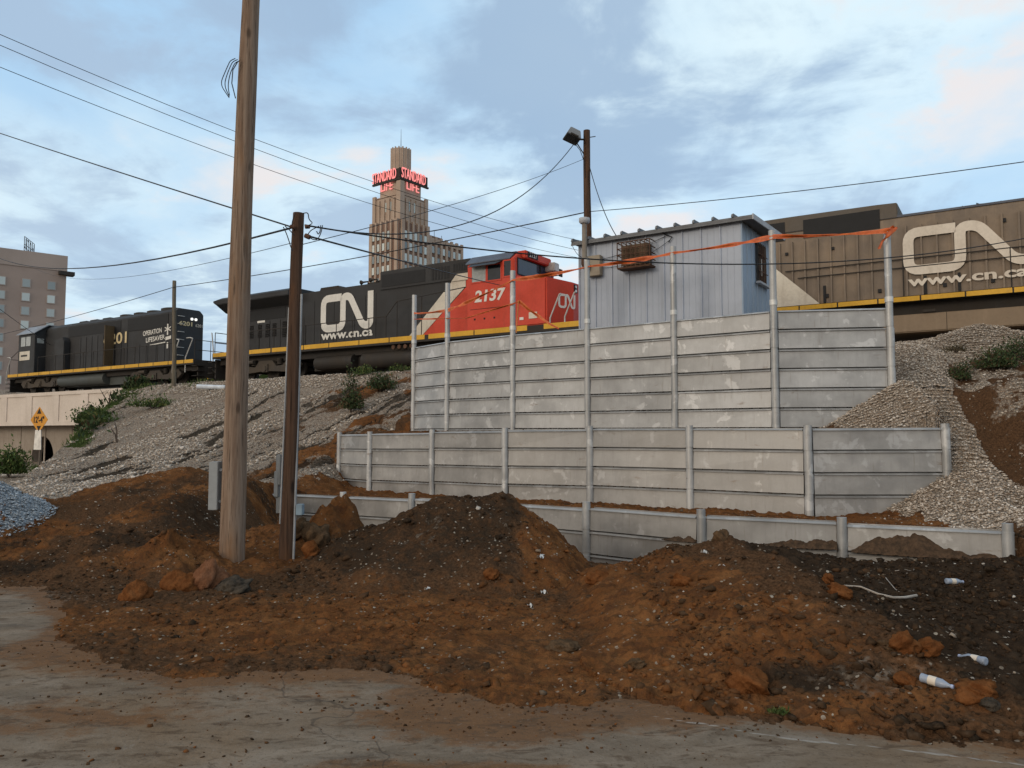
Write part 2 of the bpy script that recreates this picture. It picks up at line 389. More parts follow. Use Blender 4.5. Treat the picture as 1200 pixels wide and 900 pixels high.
# --- soil material
def soil_material(name, road=False, stonecol=None):
    t = NT(name); p = t.geo.outputs['Position']
    at_ = {k: t.attr(k) for k in ('gravel', 'clay', 'dark', 'pale', 'grass')}
    n1 = t.noise(p, 2.2, 6, .65); n2 = t.noise(p, 9, 6, .65); n3 = t.noise(p, 34, 4, .6)
    j = t.math('MULTIPLY', t.math('SUBTRACT', n2, .5), 1.1)
    def soft(a, lo=.3, hi=.7): return t.ss(t.math('ADD', a, j), lo, hi)
    n4 = t.noise(p, 4.5, 7, .72, .6); n5 = t.noise(p, 15, 5, .7, .4)
    brown = t.mix(t.ss(n3, .3, .7), (.052, .029, .016), (.112, .060, .032))
    clay = t.mix(t.ss(n1, .3, .7), (.138, .053, .018), (.225, .098, .036))
    clay = t.mix(t.math('MULTIPLY', t.ss(n4, .46, .61), .78), clay, (.068, .031, .016))
    clay = t.mix(t.math('MULTIPLY', t.ss(n5, .55, .68), .6), clay, (.225, .108, .038))
    clay = t.mix(t.math('MULTIPLY', t.ss(n3, .45, .75), .6), clay, (.085, .036, .018))
    dark = t.mix(t.ss(n2, .3, .7), (.018, .0135, .010), (.044, .031, .021))
    pale = t.mix(t.ss(n2, .3, .7), (.15, .11, .075), (.24, .195, .15))
    col = t.mix(t.math('MULTIPLY', soft(at_['clay']), .85), brown, clay)
    col = t.mix(t.math('MULTIPLY', soft(at_['dark']), .88), col, dark)
    col = t.mix(t.math('MULTIPLY', t.ss(n5, .52, .66), .45), col, (.032, .021, .014))
    col = t.mix(t.math('MULTIPLY', t.ss(n4, .60, .72), .4), col, (.135, .075, .038))
    col = t.mix(soft(at_['pale'], .35, .8), col, pale)
    # scattered small stones everywhere in the soil
    v = t.voro(p, 30, 'Color'); vd = t.voro(p, 30, 'Distance'); sep = t.n('ShaderNodeSeparateColor'); t.put(sep.inputs[0], v)
    chip = t.math('MULTIPLY', t.math('GREATER_THAN', sep.outputs[0], .90), t.math('LESS_THAN', vd, .42))
    col = t.mix(t.math('MULTIPLY', chip, t.ss(n1, .45, .6)), col, t.mix(sep.outputs[1], (.16, .12, .085), (.40, .35, .28)))
    # crushed stone
    gs = t.voro(p, 27, 'Color'); gd = t.voro(p, 27, 'Distance'); s2 = t.n('ShaderNodeSeparateColor'); t.put(s2.inputs[0], gs)
    if stonecol: a, b, c = stonecol
    else: a, b, c = (.31, .25, .195), (.56, .48, .395), (.36, .265, .19)
    st = t.mix(s2.outputs[0], a, b); st = t.mix(t.math('GREATER_THAN', s2.outputs[1], .82), st, c)
    st = t.mix(t.math('MULTIPLY', t.ss(gd, .42, .65), .7), st, tuple(x*.5 for x in a))
    st = t.mix(t.math('MULTIPLY', t.ss(n1, .42, .72), .40), st, tuple(x*.9 for x in c))
    gm = soft(at_['gravel'], .35, .6)
    col = t.mix(gm, col, st)
    col = t.mix(t.math('MULTIPLY', t.math('MULTIPLY', soft(at_['dark'], .38, .62), gm), .92), col, (.045, .036, .027))
    col = t.mix(soft(at_['grass'], .45, .75), col, t.mix(n3, (.030, .045, .014), (.075, .095, .030)))
    h = t.math('ADD', t.math('MULTIPLY', n2, .9), t.math('MULTIPLY', n3, .4))
    h = t.math('ADD', h, t.math('MULTIPLY', chip, .4))
    hg_ = t.math('SUBTRACT', 1.0, gd)
    o = t.n('ShaderNodeMix', data_type='FLOAT'); t.put(o.inputs[0], gm); t.put(o.inputs[2], h); t.put(o.inputs[3], t.math('MULTIPLY', hg_, 1.6))
    t.bump(o.outputs[0], 1.0, .045)
    return t.out(col, 1.0, 0, 0.0)
M['soil'] = soil_material('soil and stone')
M['soil_blue'] = soil_material('blue grey stone', stonecol=((.28, .31, .335), (.46, .50, .53), (.36, .39, .42)))

def road_material():
    t = NT('street concrete'); p = t.geo.outputs['Position']
    n0 = t.noise(p, .55, 5, .6, .4); n1 = t.noise(t.scale(p, (.7, 1.6, 1)), 1.5, 7, .68, .6); n2 = t.noise(p, 7, 6, .7); n3 = t.noise(p, 60, 3, .6)
    c = t.mix(t.ss(n1, .32, .7), (.140, .106, .075), (.250, .198, .148))
    c = t.mix(t.math('MULTIPLY', t.ss(n0, .42, .7), .75), c, (.185, .115, .062))
    # tracked-in clay, thickest near the dirt edge
    edge = t.attr('smear')
    m = t.math('ADD', edge, t.math('MULTIPLY', t.math('SUBTRACT', n1, .5), 1.7))
    c = t.mix(t.math('MULTIPLY', t.ss(t.math('ADD', m, t.math('MULTIPLY', t.math('SUBTRACT', n2, .5), .8)), .45, .80), .85), c, t.mix(n2, (.085, .042, .020), (.205, .098, .040)))
    dk = t.noise(t.scale(p, (.55, 1.5, 1)), 1.1, 6, .7, .8)
    c = t.mix(t.math('MULTIPLY', t.ss(dk, .54, .74), .62), c, (.075, .060, .047))
    c = t.mix(t.math('MULTIPLY', t.ss(n3, .55, .75), .5), c, (.07, .055, .042))
    c = t.mix(t.math('MULTIPLY', t.ss(n3, .2, .36, 1, 0), .35), c, (.30, .28, .25))
    n6 = t.noise(t.scale(p, (1, 2.2, 1)), 4.2, 7, .72, .8)
    c = t.mix(t.math('MULTIPLY', t.ss(n6, .50, .64), .70), c, (.078, .050, .031))
    c = t.mix(t.math('MULTIPLY', t.ss(n6, .22, .40, 1, 0), .35), c, (.33, .30, .26))
    sm = t.attr('seam'); c = t.mix(t.math('MULTIPLY', t.ss(sm, .25, .6), .6), c, (.36, .33, .29)); c = t.mix(t.ss(sm, .80, .95), c, (.035, .028, .022))
    n7 = t.noise(p, 24, 5, .75)
    c = t.mix(t.math('MULTIPLY', t.ss(n7, .54, .70), .55), c, (.062, .046, .034)); c = t.mix(t.math('MULTIPLY', t.ss(n7, .28, .42, 1, 0), .35), c, (.30, .26, .215))
    # cracks
    vm = t.n('ShaderNodeVectorMath', operation='ADD'); nn = t.n('ShaderNodeTexNoise'); t.put(nn.inputs['Vector'], p); nn.inputs['Scale'].default_value = 2.5
    t.put(vm.inputs[0], p); t.put(vm.inputs[1], nn.outputs['Color'])
    vd = t.voro(vm.outputs[0], .20, 'Distance', 'DISTANCE_TO_EDGE')
    c = t.mix(t.ss(vd, .001, .004, .45, 0), c, (.035, .030, .026))
    t.bump(t.math('ADD', t.math('MULTIPLY', n2, .5), n3), .35, .012)
    return t.out(c, t.ss(dk, .5, .75, .95, .8), 0, .08)
M['road'] = road_material()

# --- assign faces
vconc = g_conc.reshape(nR, NA); fc = (vconc[:-1,:-1] & vconc[1:,1:] & vconc[:-1,1:] & vconc[1:,:-1]).ravel()
t_, d_ = tl(GX, GY)
slope_v = ((GY > 11.2) & (GZ0 > .16)) | (d_ < 12)
fs_ = slope_v[QUADS].all(1) & ~fc
ATT = dict(gravel=g_gravel, clay=g_clay, dark=g_dark, pale=g_pale, grass=g_grass)
edge_d = np.full(GX.shape, 0.0)
ye = np.interp(GX, [-30,-6.4,-5.2,-4.3,-3.7,-3.0,-2.3,-1.6,-.95,-.25,.77,1.6,2.8,6,14], [9.0,8.9,8.5,7.5,6.4,5.9,5.45,5.6,5.68,5.1,4.98,4.6,4.2,3.2,.5])
edge_d = np.exp(-np.maximum(ye - GY, 0)/.42)*(1.1 - .35*sst(GX, .6, 1.6)) + .68*np.exp(-((GX + 4.6)/2.3)**2 - ((GY - 6.1)/.42)**2) + .5*np.exp(-((GX + 4.2)/1.6)**2 - ((GY - 4.9)/.4)**2) + 1.0*np.exp(-((GX + .2)/.8)**2 - ((GY - 4.7)/.42)**2) + .7*np.exp(-((GX + .5)/.9)**2 - ((GY - 4.0)/.16)**2) + .6*np.exp(-((GX + 3.6)/.7)**2 - ((GY - 4.4)/.2)**2) + .45*np.exp(-((GX + 2.6)/1.3)**2 - ((GY - 4.6)/.3)**2) + .5*np.exp(-((GX - 1.35)/.25)**2 - ((GY - 3.75)/.25)**2)
lw = .05*fbm(GX, GY, 2.0, 3, 333); sd_ = ye - .17 - GY + lw
seam = np.where((GX > .55) & (GX < 8), np.exp(-(sd_/.07)**2)*.40*sst(fbm(GX, GY, 2.5, 4, 335), -.1, .3) + .6*np.exp(-((sd_-.05)/.010)**2), 0) * sst(GX, .5, 1.0)
tag(sheet('road', fc, GZ, dict(smear=edge_d, seam=seam), M['road']), kind='structure')
tag(sheet('ground', ~fc & ~fs_, GZ, ATT, M['soil']), kind='structure')
tag(sheet('embankment', fs_, GZ, ATT, M['soil']), kind='structure')

def heap(name, h, label, cat, mat, over=None, group=None):
    b = h - GZ0 + .9*np.where(g_conc, 0, finebumps(GX, GY, g_gravel*0, g_conc)) - .02
    v = h > GZ0 - .0
    fm = v[QUADS].any(1) & (RR.ravel()[QUADS[:,0]] < 25)
    zz = np.where(h > GZ0 - .06, GZ0 + b, GZ0 - .08)
    A = dict(ATT)
    if over:
        k = sst(h - GZ0, .0, .16)
        for q in over: A[q] = A[q]*(1 - k) + over[q]*k
    return tag(sheet(name, fm, zz, A, mat), label, cat, group), zz
w_ = fbm(GX, GY, 2.0, 4, 301); w3 = fbm(GX, GY, .9, 4, 311)
# centre heap: stony brown core with an orange right flank
cA = np.clip(sst(GX + .25*w_, -.05, .35)*.95 + .5*sst(8.9 - GY + .5*w_, -.2, .5) + .25*w3, 0, 1)
_, zA = heap('dirt_heap', hc, 'tall mound of dark stony soil before the lowest wall, its right flank orange', 'dirt heap', M['soil'],
     dict(clay=cA, dark=np.clip(.55 + .5*w3 - cA*.8, 0, 1), gravel=np.clip(.30*(w_ > .12) - cA, 0, 1), pale=GX*0, grass=GX*0), 'dirt heaps')
dB = np.clip(sst(GX + .5*w3 + .10*(GY - 7.0), 2.25, 2.95) + .8*np.exp(-((GX - 1.9)/.6)**2 - ((GY - 5.05)/.3)**2), 0, 1)
cB = np.clip((sst(2.7 - GX + .8*w3 - .30*(GY - 6.6), -.4, .7)*.80 + .35*w_)*(1 - .7*dB), 0, 1)
_, zB = heap('dirt_heap', hs, 'long low mound of near-black rubbly soil reaching the right edge, orange at its left end', 'dirt heap', M['soil'],
     dict(clay=cB, dark=dB, gravel=np.where((w_ > .45), .3, 0), pale=np.clip(.5*np.exp(-((GX-2.3)/.6)**2-((GY-5.0)/.35)**2), 0, 1), grass=GX*0), 'dirt heaps')
_, zG = heap('gravel_heap', hg, 'pile of blue grey crushed stone at the left edge', 'gravel heap', M['soil_blue'],
     dict(clay=GX*0, dark=GX*0, gravel=GX*0 + 1, pale=GX*0, grass=GX*0))
HZ = np.maximum(GZ, np.maximum(zA, np.maximum(zB, zG)))   # height of whatever lies on top
far = bpy.data.meshes.new('terrain'); far.from_pydata([(-3000,-3000,-1.2),(3000,-3000,-1.2),(3000,3000,-1.2),(-3000,3000,-1.2)], [], [(0,1,2,3)])
far.materials.append(M['road']); tag(link(bpy.data.objects.new('terrain', far)), kind='structure')

def topz(x, y):
    r = math.hypot(x, y); a = math.atan2(x, y)
    i = min(max(int(np.searchsorted(rs, r)), 0), nR - 1); k = min(max(int(round((a - a0)/(a1 - a0)*(NA - 1))), 0), NA - 1)
    return float(HZ[i*NA + k])
def topz_v(x, y):
    r = np.hypot(x, y); a = np.arctan2(x, y)
    i = np.clip(np.searchsorted(rs, r), 0, nR - 1); k = np.clip(np.round((a - a0)/(a1 - a0)*(NA - 1)).astype(int), 0, NA - 1)
    return HZ[i*NA + k], i*NA + k

# ------------------------------------------------------------------ loose stones and clods
def ico():
    bm = bmesh.new(); bmesh.ops.create_icosphere(bm, subdivisions=1, radius=1)
    v = np.array([x.co for x in bm.verts]); f = np.array([[q.index for q in p.verts] for p in bm.faces]); bm.free(); return v, f
IV, IF = ico()
def stones(name, x, y, size, mat, kind='stuff', sink=.25, flat_=.7, jit=.32, tint=None):
    n = len(x); z, _ = topz_v(x, y)
    q = rng.normal(size=(n, 4)); q /= np.linalg.norm(q, axis=1)[:, None]; a, b, c, d = q.T
    Rm = np.stack([1-2*(c*c+d*d), 2*(b*c-a*d), 2*(b*d+a*c), 2*(b*c+a*d), 1-2*(b*b+d*d), 2*(c*d-a*b), 2*(b*d-a*c), 2*(c*d+a*b), 1-2*(b*b+c*c)], -1).reshape(n, 3, 3)
    V = IV[None] * (1 + jit*rng.normal(size=(n, len(IV), 1))) * (rng.uniform(.55, 1.15, (n, 1, 3)))
    V = np.einsum('nij,nkj->nki', Rm, V) * size[:, None, None]
    V[..., 2] *= flat_
    V += np.stack([x, y, z + size*(.5 - sink)], -1)[:, None]
    F = (IF[None] + (np.arange(n)*len(IV))[:, None, None]).reshape(-1, 3)
    me = bpy.data.meshes.new(name); me.vertices.add(V.shape[0]*V.shape[1]); me.vertices.foreach_set('co', V.astype(np.float32).ravel())
    me.loops.add(F.size); me.loops.foreach_set('vertex_index', F.ravel().astype(np.int32))
    me.polygons.add(len(F)); me.polygons.foreach_set('loop_start', (np.arange(len(F))*3).astype(np.int32)); me.update(calc_edges=True)
    tn = np.repeat(rng.uniform(size=n) if tint is None else tint, len(IV)); at_ = me.attributes.new('tint', 'FLOAT', 'POINT'); at_.data.foreach_set('value', tn.astype(np.float32))
    me.materials.append(mat); return tag(link(bpy.data.objects.new(name, me)), kind=kind)
def stone_mat(name, stops):
    t = NT(name); r = t.n('ShaderNodeValToRGB'); t.put(r.inputs[0], t.attr('tint'))
    e = r.color_ramp.elements
    while len(e) < len(stops): e.new(.5)
    for i, (p_, c) in enumerate(stops): e[i].position = p_; e[i].color = (*c, 1)
    p = t.geo.outputs['Position']
    col = t.mix(t.math('MULTIPLY', t.ss(t.noise(p, 40, 3), .4, .7), .4), r.outputs[0], (.09, .06, .04))
    t.bump(t.noise(p, 70, 3), .4, .01); return t.out(col, 1.0, 0, .0)
M['limestone'] = stone_mat('pale crushed stone', [(0, (.29,.23,.175)), (.35, (.44,.365,.295)), (.75, (.58,.505,.42)), (1, (.72,.66,.59))])
M['bluestone'] = stone_mat('blue grey crushed stone', [(0, (.29,.32,.345)), (.5, (.42,.46,.49)), (1, (.54,.58,.61))])
M['pebble'] = stone_mat('white pebble', [(0, (.11,.08,.055)), (.5, (.19,.15,.11)), (.82, (.34,.29,.235)), (1, (.60,.56,.50))])
M['clod'] = stone_mat('soil clod', [(0, (.022,.016,.011)), (.35, (.062,.036,.02)), (.65, (.135,.055,.02)), (1, (.21,.085,.03))])
M['darkclod'] = stone_mat('dark soil clod', [(0, (.026,.020,.016)), (.6, (.055,.042,.032)), (.9, (.085,.058,.04)), (1, (.16,.075,.032))])

def sample(n, x0, x1, y0, y1, test):
    x = rng.uniform(x0, x1, n); y = rng.uniform(y0, y1, n)
    k = np.abs(np.arctan2(x, y)) < .74; x, y = x[k], y[k]
    _, i = topz_v(x, y); k = test(x, y, i); return x[k], y[k]
x, y = sample(70000, -26, 0, 12, 37, lambda x, y, i: (g_gravel[i] > .8) & (g_rill[i] < .3))
stones('slope_gravel', x, y, rng.uniform(.015, .038, len(x)) * (1 + (y > 20)*.25), M['limestone'])
x, y = sample(60000, 5.2, 13.5, 9.8, 20, lambda x, y, i: (g_gravel[i] > .8) | ((g_gravel[i] > .45) & (rng.uniform(size=len(i)) < .45)))
stones('spilled_gravel', x, y, rng.uniform(.010, .028, len(x)), M['limestone'])
x, y = sample(26000, -11, -5.5, 10, 15, lambda x, y, i: heap_gravel(x, y) > hbase(x, y))
stones('blue_gravel', x, y, rng.uniform(.008, .020, len(x)), M['bluestone'])
def dens(x, y, i): return (~g_conc[i]) & (g_gravel[i] < .75) & (rng.uniform(size=len(i)) < np.clip(.12 + .9*fbm(x, y, .9, 3, 401) + .5*(x > 2.4) + .4*((np.abs(x + .7) < 1.2) & (y > 8.6)), .02, 1))
x, y = sample(7000, -11, 9, 4, 13, dens)
stones('pebbles', x, y, rng.uniform(.004, .012, len(x)) * (1 + 1.3*(rng.uniform(size=len(x)) > .96)) * (1 + .05*y), M['pebble'])
CLAY = np.where(zB > GZ, cB*sst(zB-GZ, 0, .16) + g_clay*(1-sst(zB-GZ, 0, .16)), np.where(zA > GZ, cA, g_clay)) * (1 - .7*np.where(zB > GZ, dB, g_dark))
def ctint(x, y):
    _, i = topz_v(x, y); return np.clip(.12 + .62*CLAY[i] + rng.normal(size=len(x))*.14, 0, 1)
x, y = sample(30000, -11, 3.2, 4.9, 13, lambda x, y, i: (~g_conc[i]) & (rng.uniform(size=len(i)) < np.clip(.25 + fbm(x, y, .8, 3, 411), .02, 1)))
stones('soil_crumbs', x, y, .006 + .045*rng.uniform(size=len(x))**9 + .012*rng.uniform(size=len(x)), M['clod'], sink=.55, jit=.42, tint=ctint(x, y))
x, y = sample(26000, 1.2, 8.5, 4, 10.5, lambda x, y, i: (~g_conc[i]) & (rng.uniform(size=len(i)) < np.clip(.4 + fbm(x, y, .8, 3, 421), .02, 1)))
stones('dark_soil_crumbs', x, y, .006 + .045*rng.uniform(size=len(x))**9 + .012*rng.uniform(size=len(x)), M['clod'], sink=.55, jit=.42, tint=ctint(x, y)*.85)
x, y = sample(60000, -9, 6, 3.2, 9.2, lambda x, y, i: g_conc[i] & (rng.uniform(size=len(i)) < np.clip(edge_d[i]*.45 - .16 + .5*fbm(x, y, 2.2, 3, 441), 0, 1)))
stones('tracked_soil', x, y, .002 + .014*rng.uniform(size=len(x))**3, M['clod'], sink=.45, jit=.42, tint=np.clip(.42 + .16*rng.normal(size=len(x)), 0, 1))
x, y = sample(3600, -5, 5, 3.0, 5.8, lambda x, y, i: g_conc[i] & (rng.uniform(size=len(i)) < np.clip(.2 + fbm(x, y, 1.1, 3, 431), .02, 1)))
stones('street_grit', x, y, .003 + .011*rng.uniform(size=len(x))**3, M['clod'], sink=.2)

# ------------------------------------------------------------------ retaining walls of zinc-coated planks between pipe posts
def galv(name, base, blotch, amt):
    t = NT(name); p = t.obj(); r_ = t.n('ShaderNodeObjectInfo').outputs['Random']
    q = t.n('ShaderNodeVectorMath', operation='ADD'); t.put(q.inputs[0], p)
    cx = t.n('ShaderNodeCombineXYZ'); t.put(cx.inputs[0], t.math('MULTIPLY', r_, 37.0)); t.put(cx.inputs[2], t.math('MULTIPLY', r_, 11.0)); t.put(q.inputs[1], cx.outputs[0])
    p = q.outputs[0]
    a = t.noise(p, 1.3, 5, .6); b = t.noise(p, 5, 6, .65, .5); c = t.noise(p, 2.1, 4, .5, .8); d = t.noise(t.scale(p, (6, 6, .5)), 2.5, 4, .6)
    lo = tuple(x*.62 for x in base)
    col = t.mix(t.ss(a, .3, .7), lo, base)
    col = t.mix(t.math('MULTIPLY', t.ss(d, .48, .75), .35), col, tuple(x*.6 for x in base))
    sp = t.math('MULTIPLY', t.ss(t.math('ADD', c, t.math('MULTIPLY', t.math('SUBTRACT', b, .5), .45)), .60, .66), amt)
    col = t.mix(sp, col, blotch)
    col = t.mix(t.math('MULTIPLY', t.ss(b, .58, .75), .35), col, tuple(min(1, x*1.25) for x in base))
    mud = t.noise(t.scale(p, (1.4, 1.4, 4.5)), 1.7, 6, .65); col = t.mix(t.math('MULTIPLY', t.ss(mud, .62, .72), .55), col, (.16, .105, .065))
    dr = t.noise(t.scale(p, (14, 14, .7)), 1.5, 4, .6); col = t.mix(t.math('MULTIPLY', t.ss(dr, .60, .72), .40), col, (.20, .17, .14))
    br = t.math('MULTIPLY', t.math('SUBTRACT', r_, .5), .22)
    h = t.n('ShaderNodeHueSaturation'); t.put(h.inputs['Color'], col); t.put(h.inputs['Value'], t.math('ADD', br, 1.0))
    t.bump(b, .12, .01)
    return t.out(h.outputs[0], t.ss(a, .3, .7, .40, .58), .35, .5)
M['galv'] = galv('zinc planks', (.44, .44, .435), (.66, .66, .655), .42)
M['galv2'] = galv('zinc planks clean', (.36, .35, .335), (.56, .56, .56), .30)
M['post'] = galv('zinc pipe', (.50, .50, .49), (.70, .70, .69), .5)
M['strap'] = flat('post strap', (.62, .62, .60), .5, .3)
M['gapdark'] = flat('dark gap', (.05, .045, .04), .9)

HPL = .38
def wall(name, P, Z, rows, label, mat, rise, drop):
    root = empty(name, (P[0][0], P[0][1], Z[0] - rows*HPL), 0, label, 'retaining wall')
    o0 = Vector(root.location)
    for i in range(len(P) - 1):
        a = Vector((*P[i], Z[i])); b = Vector((*P[i+1], Z[i+1])); L = (b.xy - a.xy).length
        ux = Vector(((b - a).x, (b - a).y, 0)).normalized(); uy = Vector((-ux.y, ux.x, 0))
        sl = (b.z - a.z) / L
        for r in range(rows):
            m = MB(); x0, x1 = .075, L - .075; z1 = -r*HPL; z0 = z1 - HPL
            jt = random.uniform(-.006, .006); jb = random.uniform(-.004, .004)
            m.box((x0, .085, z0), (x1, .10, z1 - .0005))                              # web
            m.add([(x0, -.044+jt, z0+.012), (x1, -.044-jt, z0+.012), (x1, -.022+jb, z1-.045), (x0, -.022-jb, z1-.045), (x0, .009, z0+.012), (x1, .009, z0+.012), (x1, .009, z1-.045), (x0, .009, z1-.045)],
                  [(0,1,2,3), (5,4,7,6), (4,0,3,7), (1,5,6,2), (3,2,6,7), (4,5,1,0)])   # face plate
            m.prism([(-.060, z1-.043), (-.060, z1-.036), (-.026, z1-.010), (.009, z1-.010), (.009, z1-.043)], 'x', x0, x1)                           # flange along the top edge
            for q in (.33, .67): m.box((L*q-.012, -.030, z1-.070), (L*q+.012, .009, z1-.0455))
            o = m.build('plank', mat, root)
            o.location = a - o0; o.matrix_local = Matrix.Translation(a - o0) @ Matrix(((ux.x, uy.x, 0, 0), (ux.y, uy.y, 0, 0), (ux.z + sl, 0, 1, 0), (0, 0, 0, 1)))
    for i in range(len(P)):
        p = Vector((*P[i], Z[i])) - o0; m = MB(); r = .066
        d = Vector((P[min(i+1, len(P)-1)][0] - P[max(i-1, 0)][0], P[min(i+1, len(P)-1)][1] - P[max(i-1, 0)][1], 0)).normalized()
        f = Vector((d.y, -d.x, 0)) * .035
        zb = -rows*HPL - drop; zt = rise[i]
        m.tube([p + f + Vector((0,0,zb)), p + f + Vector((0,0,zt))], r, 16)
        for k in range(rows):
            z1 = -k*HPL - .02; hh = HPL - random.uniform(.02, .05)
            o_ = Vector((random.uniform(-.006, .006), random.uniform(-.004, .004), 0))
            m.tube([p + f + o_ + Vector((0,0,z1)), p + f + o_ + Vector((0,0,z1-hh))], r + .007 + random.uniform(-.002, .002), 16)
        po = m.build('post', M['post'], root)
        if zt > .6:
            s_ = MB(); s_.tube([p + f + Vector((0,0,.10)), p + f + Vector((0,0,.20))], r + .010, 16)
            s_.build('collar', M['strap'], po)
    return root
UPR = [1.46, 1.53, 1.55, 1.59, 1.56, 1.57, 1.51]
wall('retaining_wall', UP, UPZ, 7, 'highest grey metal plank wall, six rows, with tall pipe posts carrying orange tape', M['galv'], UPR, .5)
wall('retaining_wall', MID, MIDZ, 4, 'middle grey metal plank wall, four rows high with short pipe posts', M['galv2'], [.05]*8, .5)
wall('retaining_wall', LOW, LOWZ, 3, 'lowest grey metal plank wall, half buried behind the dirt heaps', M['galv2'], [.09]*8, .5)

# soil lying on the ledges of the lowest wall
def soil_ridge(P0, P1, z, hts, label):
    """a little bank of soil along a plank ledge"""
    a = Vector((*P0, z)); b = Vector((*P1, z)); n = 60; d = (b - a).normalized(); f = Vector((d.y, -d.x, 0))
    vs = []; fs = []; hs_ = np.interp(np.linspace(0, 1, n), np.linspace(0, 1, len(hts)), hts)
    prof = [(-.03, 1), (.0, .97), (.05, .75), (.10, .40), (.15, .0)]
    for i in range(n):
        h = hs_[i] * (1 + .25*float(fbm(np.array([i*.3]), np.array([z]), 1, 3, 501)[0])); p = a + (b - a)*(i/(n-1))
        for (o, k) in prof:
            vs.append(p + f*(o*(0.6 + h*2.0) + .035 + random.uniform(-.006, .006)) + Vector((0, 0, max(h, .0)*k - .01 + random.uniform(-.008, .008))))
    k = len(prof)
    for i in range(n - 1):
        for j in range(k - 1): fs.append((i*k+j, (i+1)*k+j, (i+1)*k+j+1, i*k+j+1))
    m = MB(); m.add(vs, fs, True); o = m.build('soil_bank', M['ridge']); return tag(o, label, 'soil bank')
t = NT('ridge soil'); p = t.geo.outputs['Position']; n_ = t.noise(p, 14, 5, .65)
t.bump(n_, .9, .03); M['ridge'] = t.out(t.mix(t.ss(n_, .3, .7), (.045, .031, .021), (.105, .065, .040)), .95, 0, .1)
def lerp2(i, k, P=LOW): return (P[i][0] + (P[i+1][0]-P[i][0])*k, P[i][1] + (P[i+1][1]-P[i][1])*k)
soil_ridge(lerp2(6, .06), lerp2(6, .97), .045, [.02, .12, .22, .25, .28, .24, .16, .10, .05, .10, .02], 'brown soil banked on the ledge at the right end of the lowest wall')
soil_ridge(lerp2(5, .40), lerp2(5, .96), .065, [.0, .05, .10, .09, .12, .10], 'brown soil on the ledge of the lowest wall left of its last but one post')
soil_ridge(lerp2(4, .70), lerp2(4, .97), .07, [.0, .03, .07, .04, .09, .02], 'small rusty soil crumbs on a wall ledge above the valley between the mounds')

# ------------------------------------------------------------------ shed
SH = Vector((1.68, 18.9, 3.95)); SHL, SHD, SHH = 4.02, 2.35, 2.42
def corrugated(name, c):
    t = NT(name); p = t.obj(); a = t.noise(p, 1.2, 5, .6); b = t.noise(t.scale(p, (7, 7, .35)), 1.5, 5, .65)
    col = t.mix(t.ss(a, .3, .7), tuple(x*.9 for x in c), tuple(x*1.06 for x in c))
    col = t.mix(t.math('MULTIPLY', t.ss(b, .52, .78), .45), col, tuple(x*.55 for x in c))
    col = t.mix(t.math('MULTIPLY', t.ss(t.noise(p, 9, 5, .7), .62, .74), .5), col, (.22, .17, .13))
    t.bump(a, .1, .02); return t.out(col, .5, 0, .4)
M['shed'] = corrugated('shed sheet metal', (.37, .41, .48))
M['shed_shaded'] = corrugated('shed shaded sheet metal', (.31, .39, .48))  # same metal as the front, shade of the end wall put into the colour
M['shed_roof'] = paint('shed roof', (.16, .165, .175), (.08, .07, .06), .5, .6)
M['trim'] = paint('shed trim', (.45, .46, .48), (.2, .2, .2), .4, .6)
shed = empty('shed', SH, -TH, 'pale blue ribbed metal shed with flat overhanging roof behind the highest wall', 'shed')
m = MB(); m.box((0, .04, 0), (SHL - .04, SHD, SHH)); 
front = MB(); front.box((0, 0, -.05), (SHL, .039, SHH - .004))
k = 0.0; i = 0
while k < SHL - .05:
    front.prism([(k-.028, -.001), (k-.014, -.030), (k+.014, -.030), (k+.028, -.001)], 'z', -.05, SHH - .006); i += 1
    for q in (.15, .30): 
        if k + q < SHL: front.box((k+q-.006, -.006, -.05), (k+q+.006, .001, SHH-.008))
    k += .445
m.build('wall', M['shed_shaded'], shed)
end = MB(); end.box((SHL-.039, .04, -.05), (SHL + .0, SHD - .003, SHH - .004))
k = .02
while k < SHD:
    end.prism([(SHL+.001, k-.028), (SHL+.030, k-.014), (SHL+.030, k+.014), (SHL+.001, k+.028)], 'z', -.05, SHH-.006); k += .39
front.build('front_wall', M['shed'], shed); end.build('end_wall', M['shed_shaded'], shed)
rf = MB(); rz = SHH
rf.add([(-.14, -.16, rz), (SHL+.30, -.16, rz), (SHL+.30, SHD+.25, rz+.10), (-.14, SHD+.25, rz+.10), (-.14, -.16, rz+.05), (SHL+.30, -.16, rz+.05), (SHL+.30, SHD+.25, rz+.15), (-.14, SHD+.25, rz+.15)],
       [(0,3,2,1),(4,5,6,7),(0,1,5,4),(1,2,6,5),(2,3,7,6),(3,0,4,7)])
k = -.10
while k < SHL + .3:
    rf.add([(k-.035, -.20, rz+.052), (k+.012, -.20, rz+.052), (k+.012, -.17, rz+.135), (k-.035, -.17, rz+.12), (k-.035, SHD+.25, rz+.152), (k+.012, SHD+.25, rz+.152), (k+.012, SHD+.25, rz+.22), (k-.035, SHD+.25, rz+.21)],
           [(0,1,2,3),(5,4,7,6),(3,2,6,7),(0,3,7,4),(1,5,6,2),(0,4,5,1)])
    k += .445
rf.build('roof', M['shed_roof'], shed)
fa = MB(); fa.add([(SHL+.302, -.165, rz-.05), (SHL+.302, SHD+.25, rz+.05), (SHL+.302, SHD+.25, rz+.17), (SHL+.302, -.165, rz+.07), (SHL+.33, -.165, rz-.05), (SHL+.33, SHD+.25, rz+.05), (SHL+.33, SHD+.25, rz+.17), (SHL+.33, -.165, rz+.07)],
                  [(0,1,2,3),(5,4,7,6),(0,4,5,1),(3,2,6,7),(0,3,7,4),(1,5,6,2)])
fa.build('fascia', M['trim'], shed)
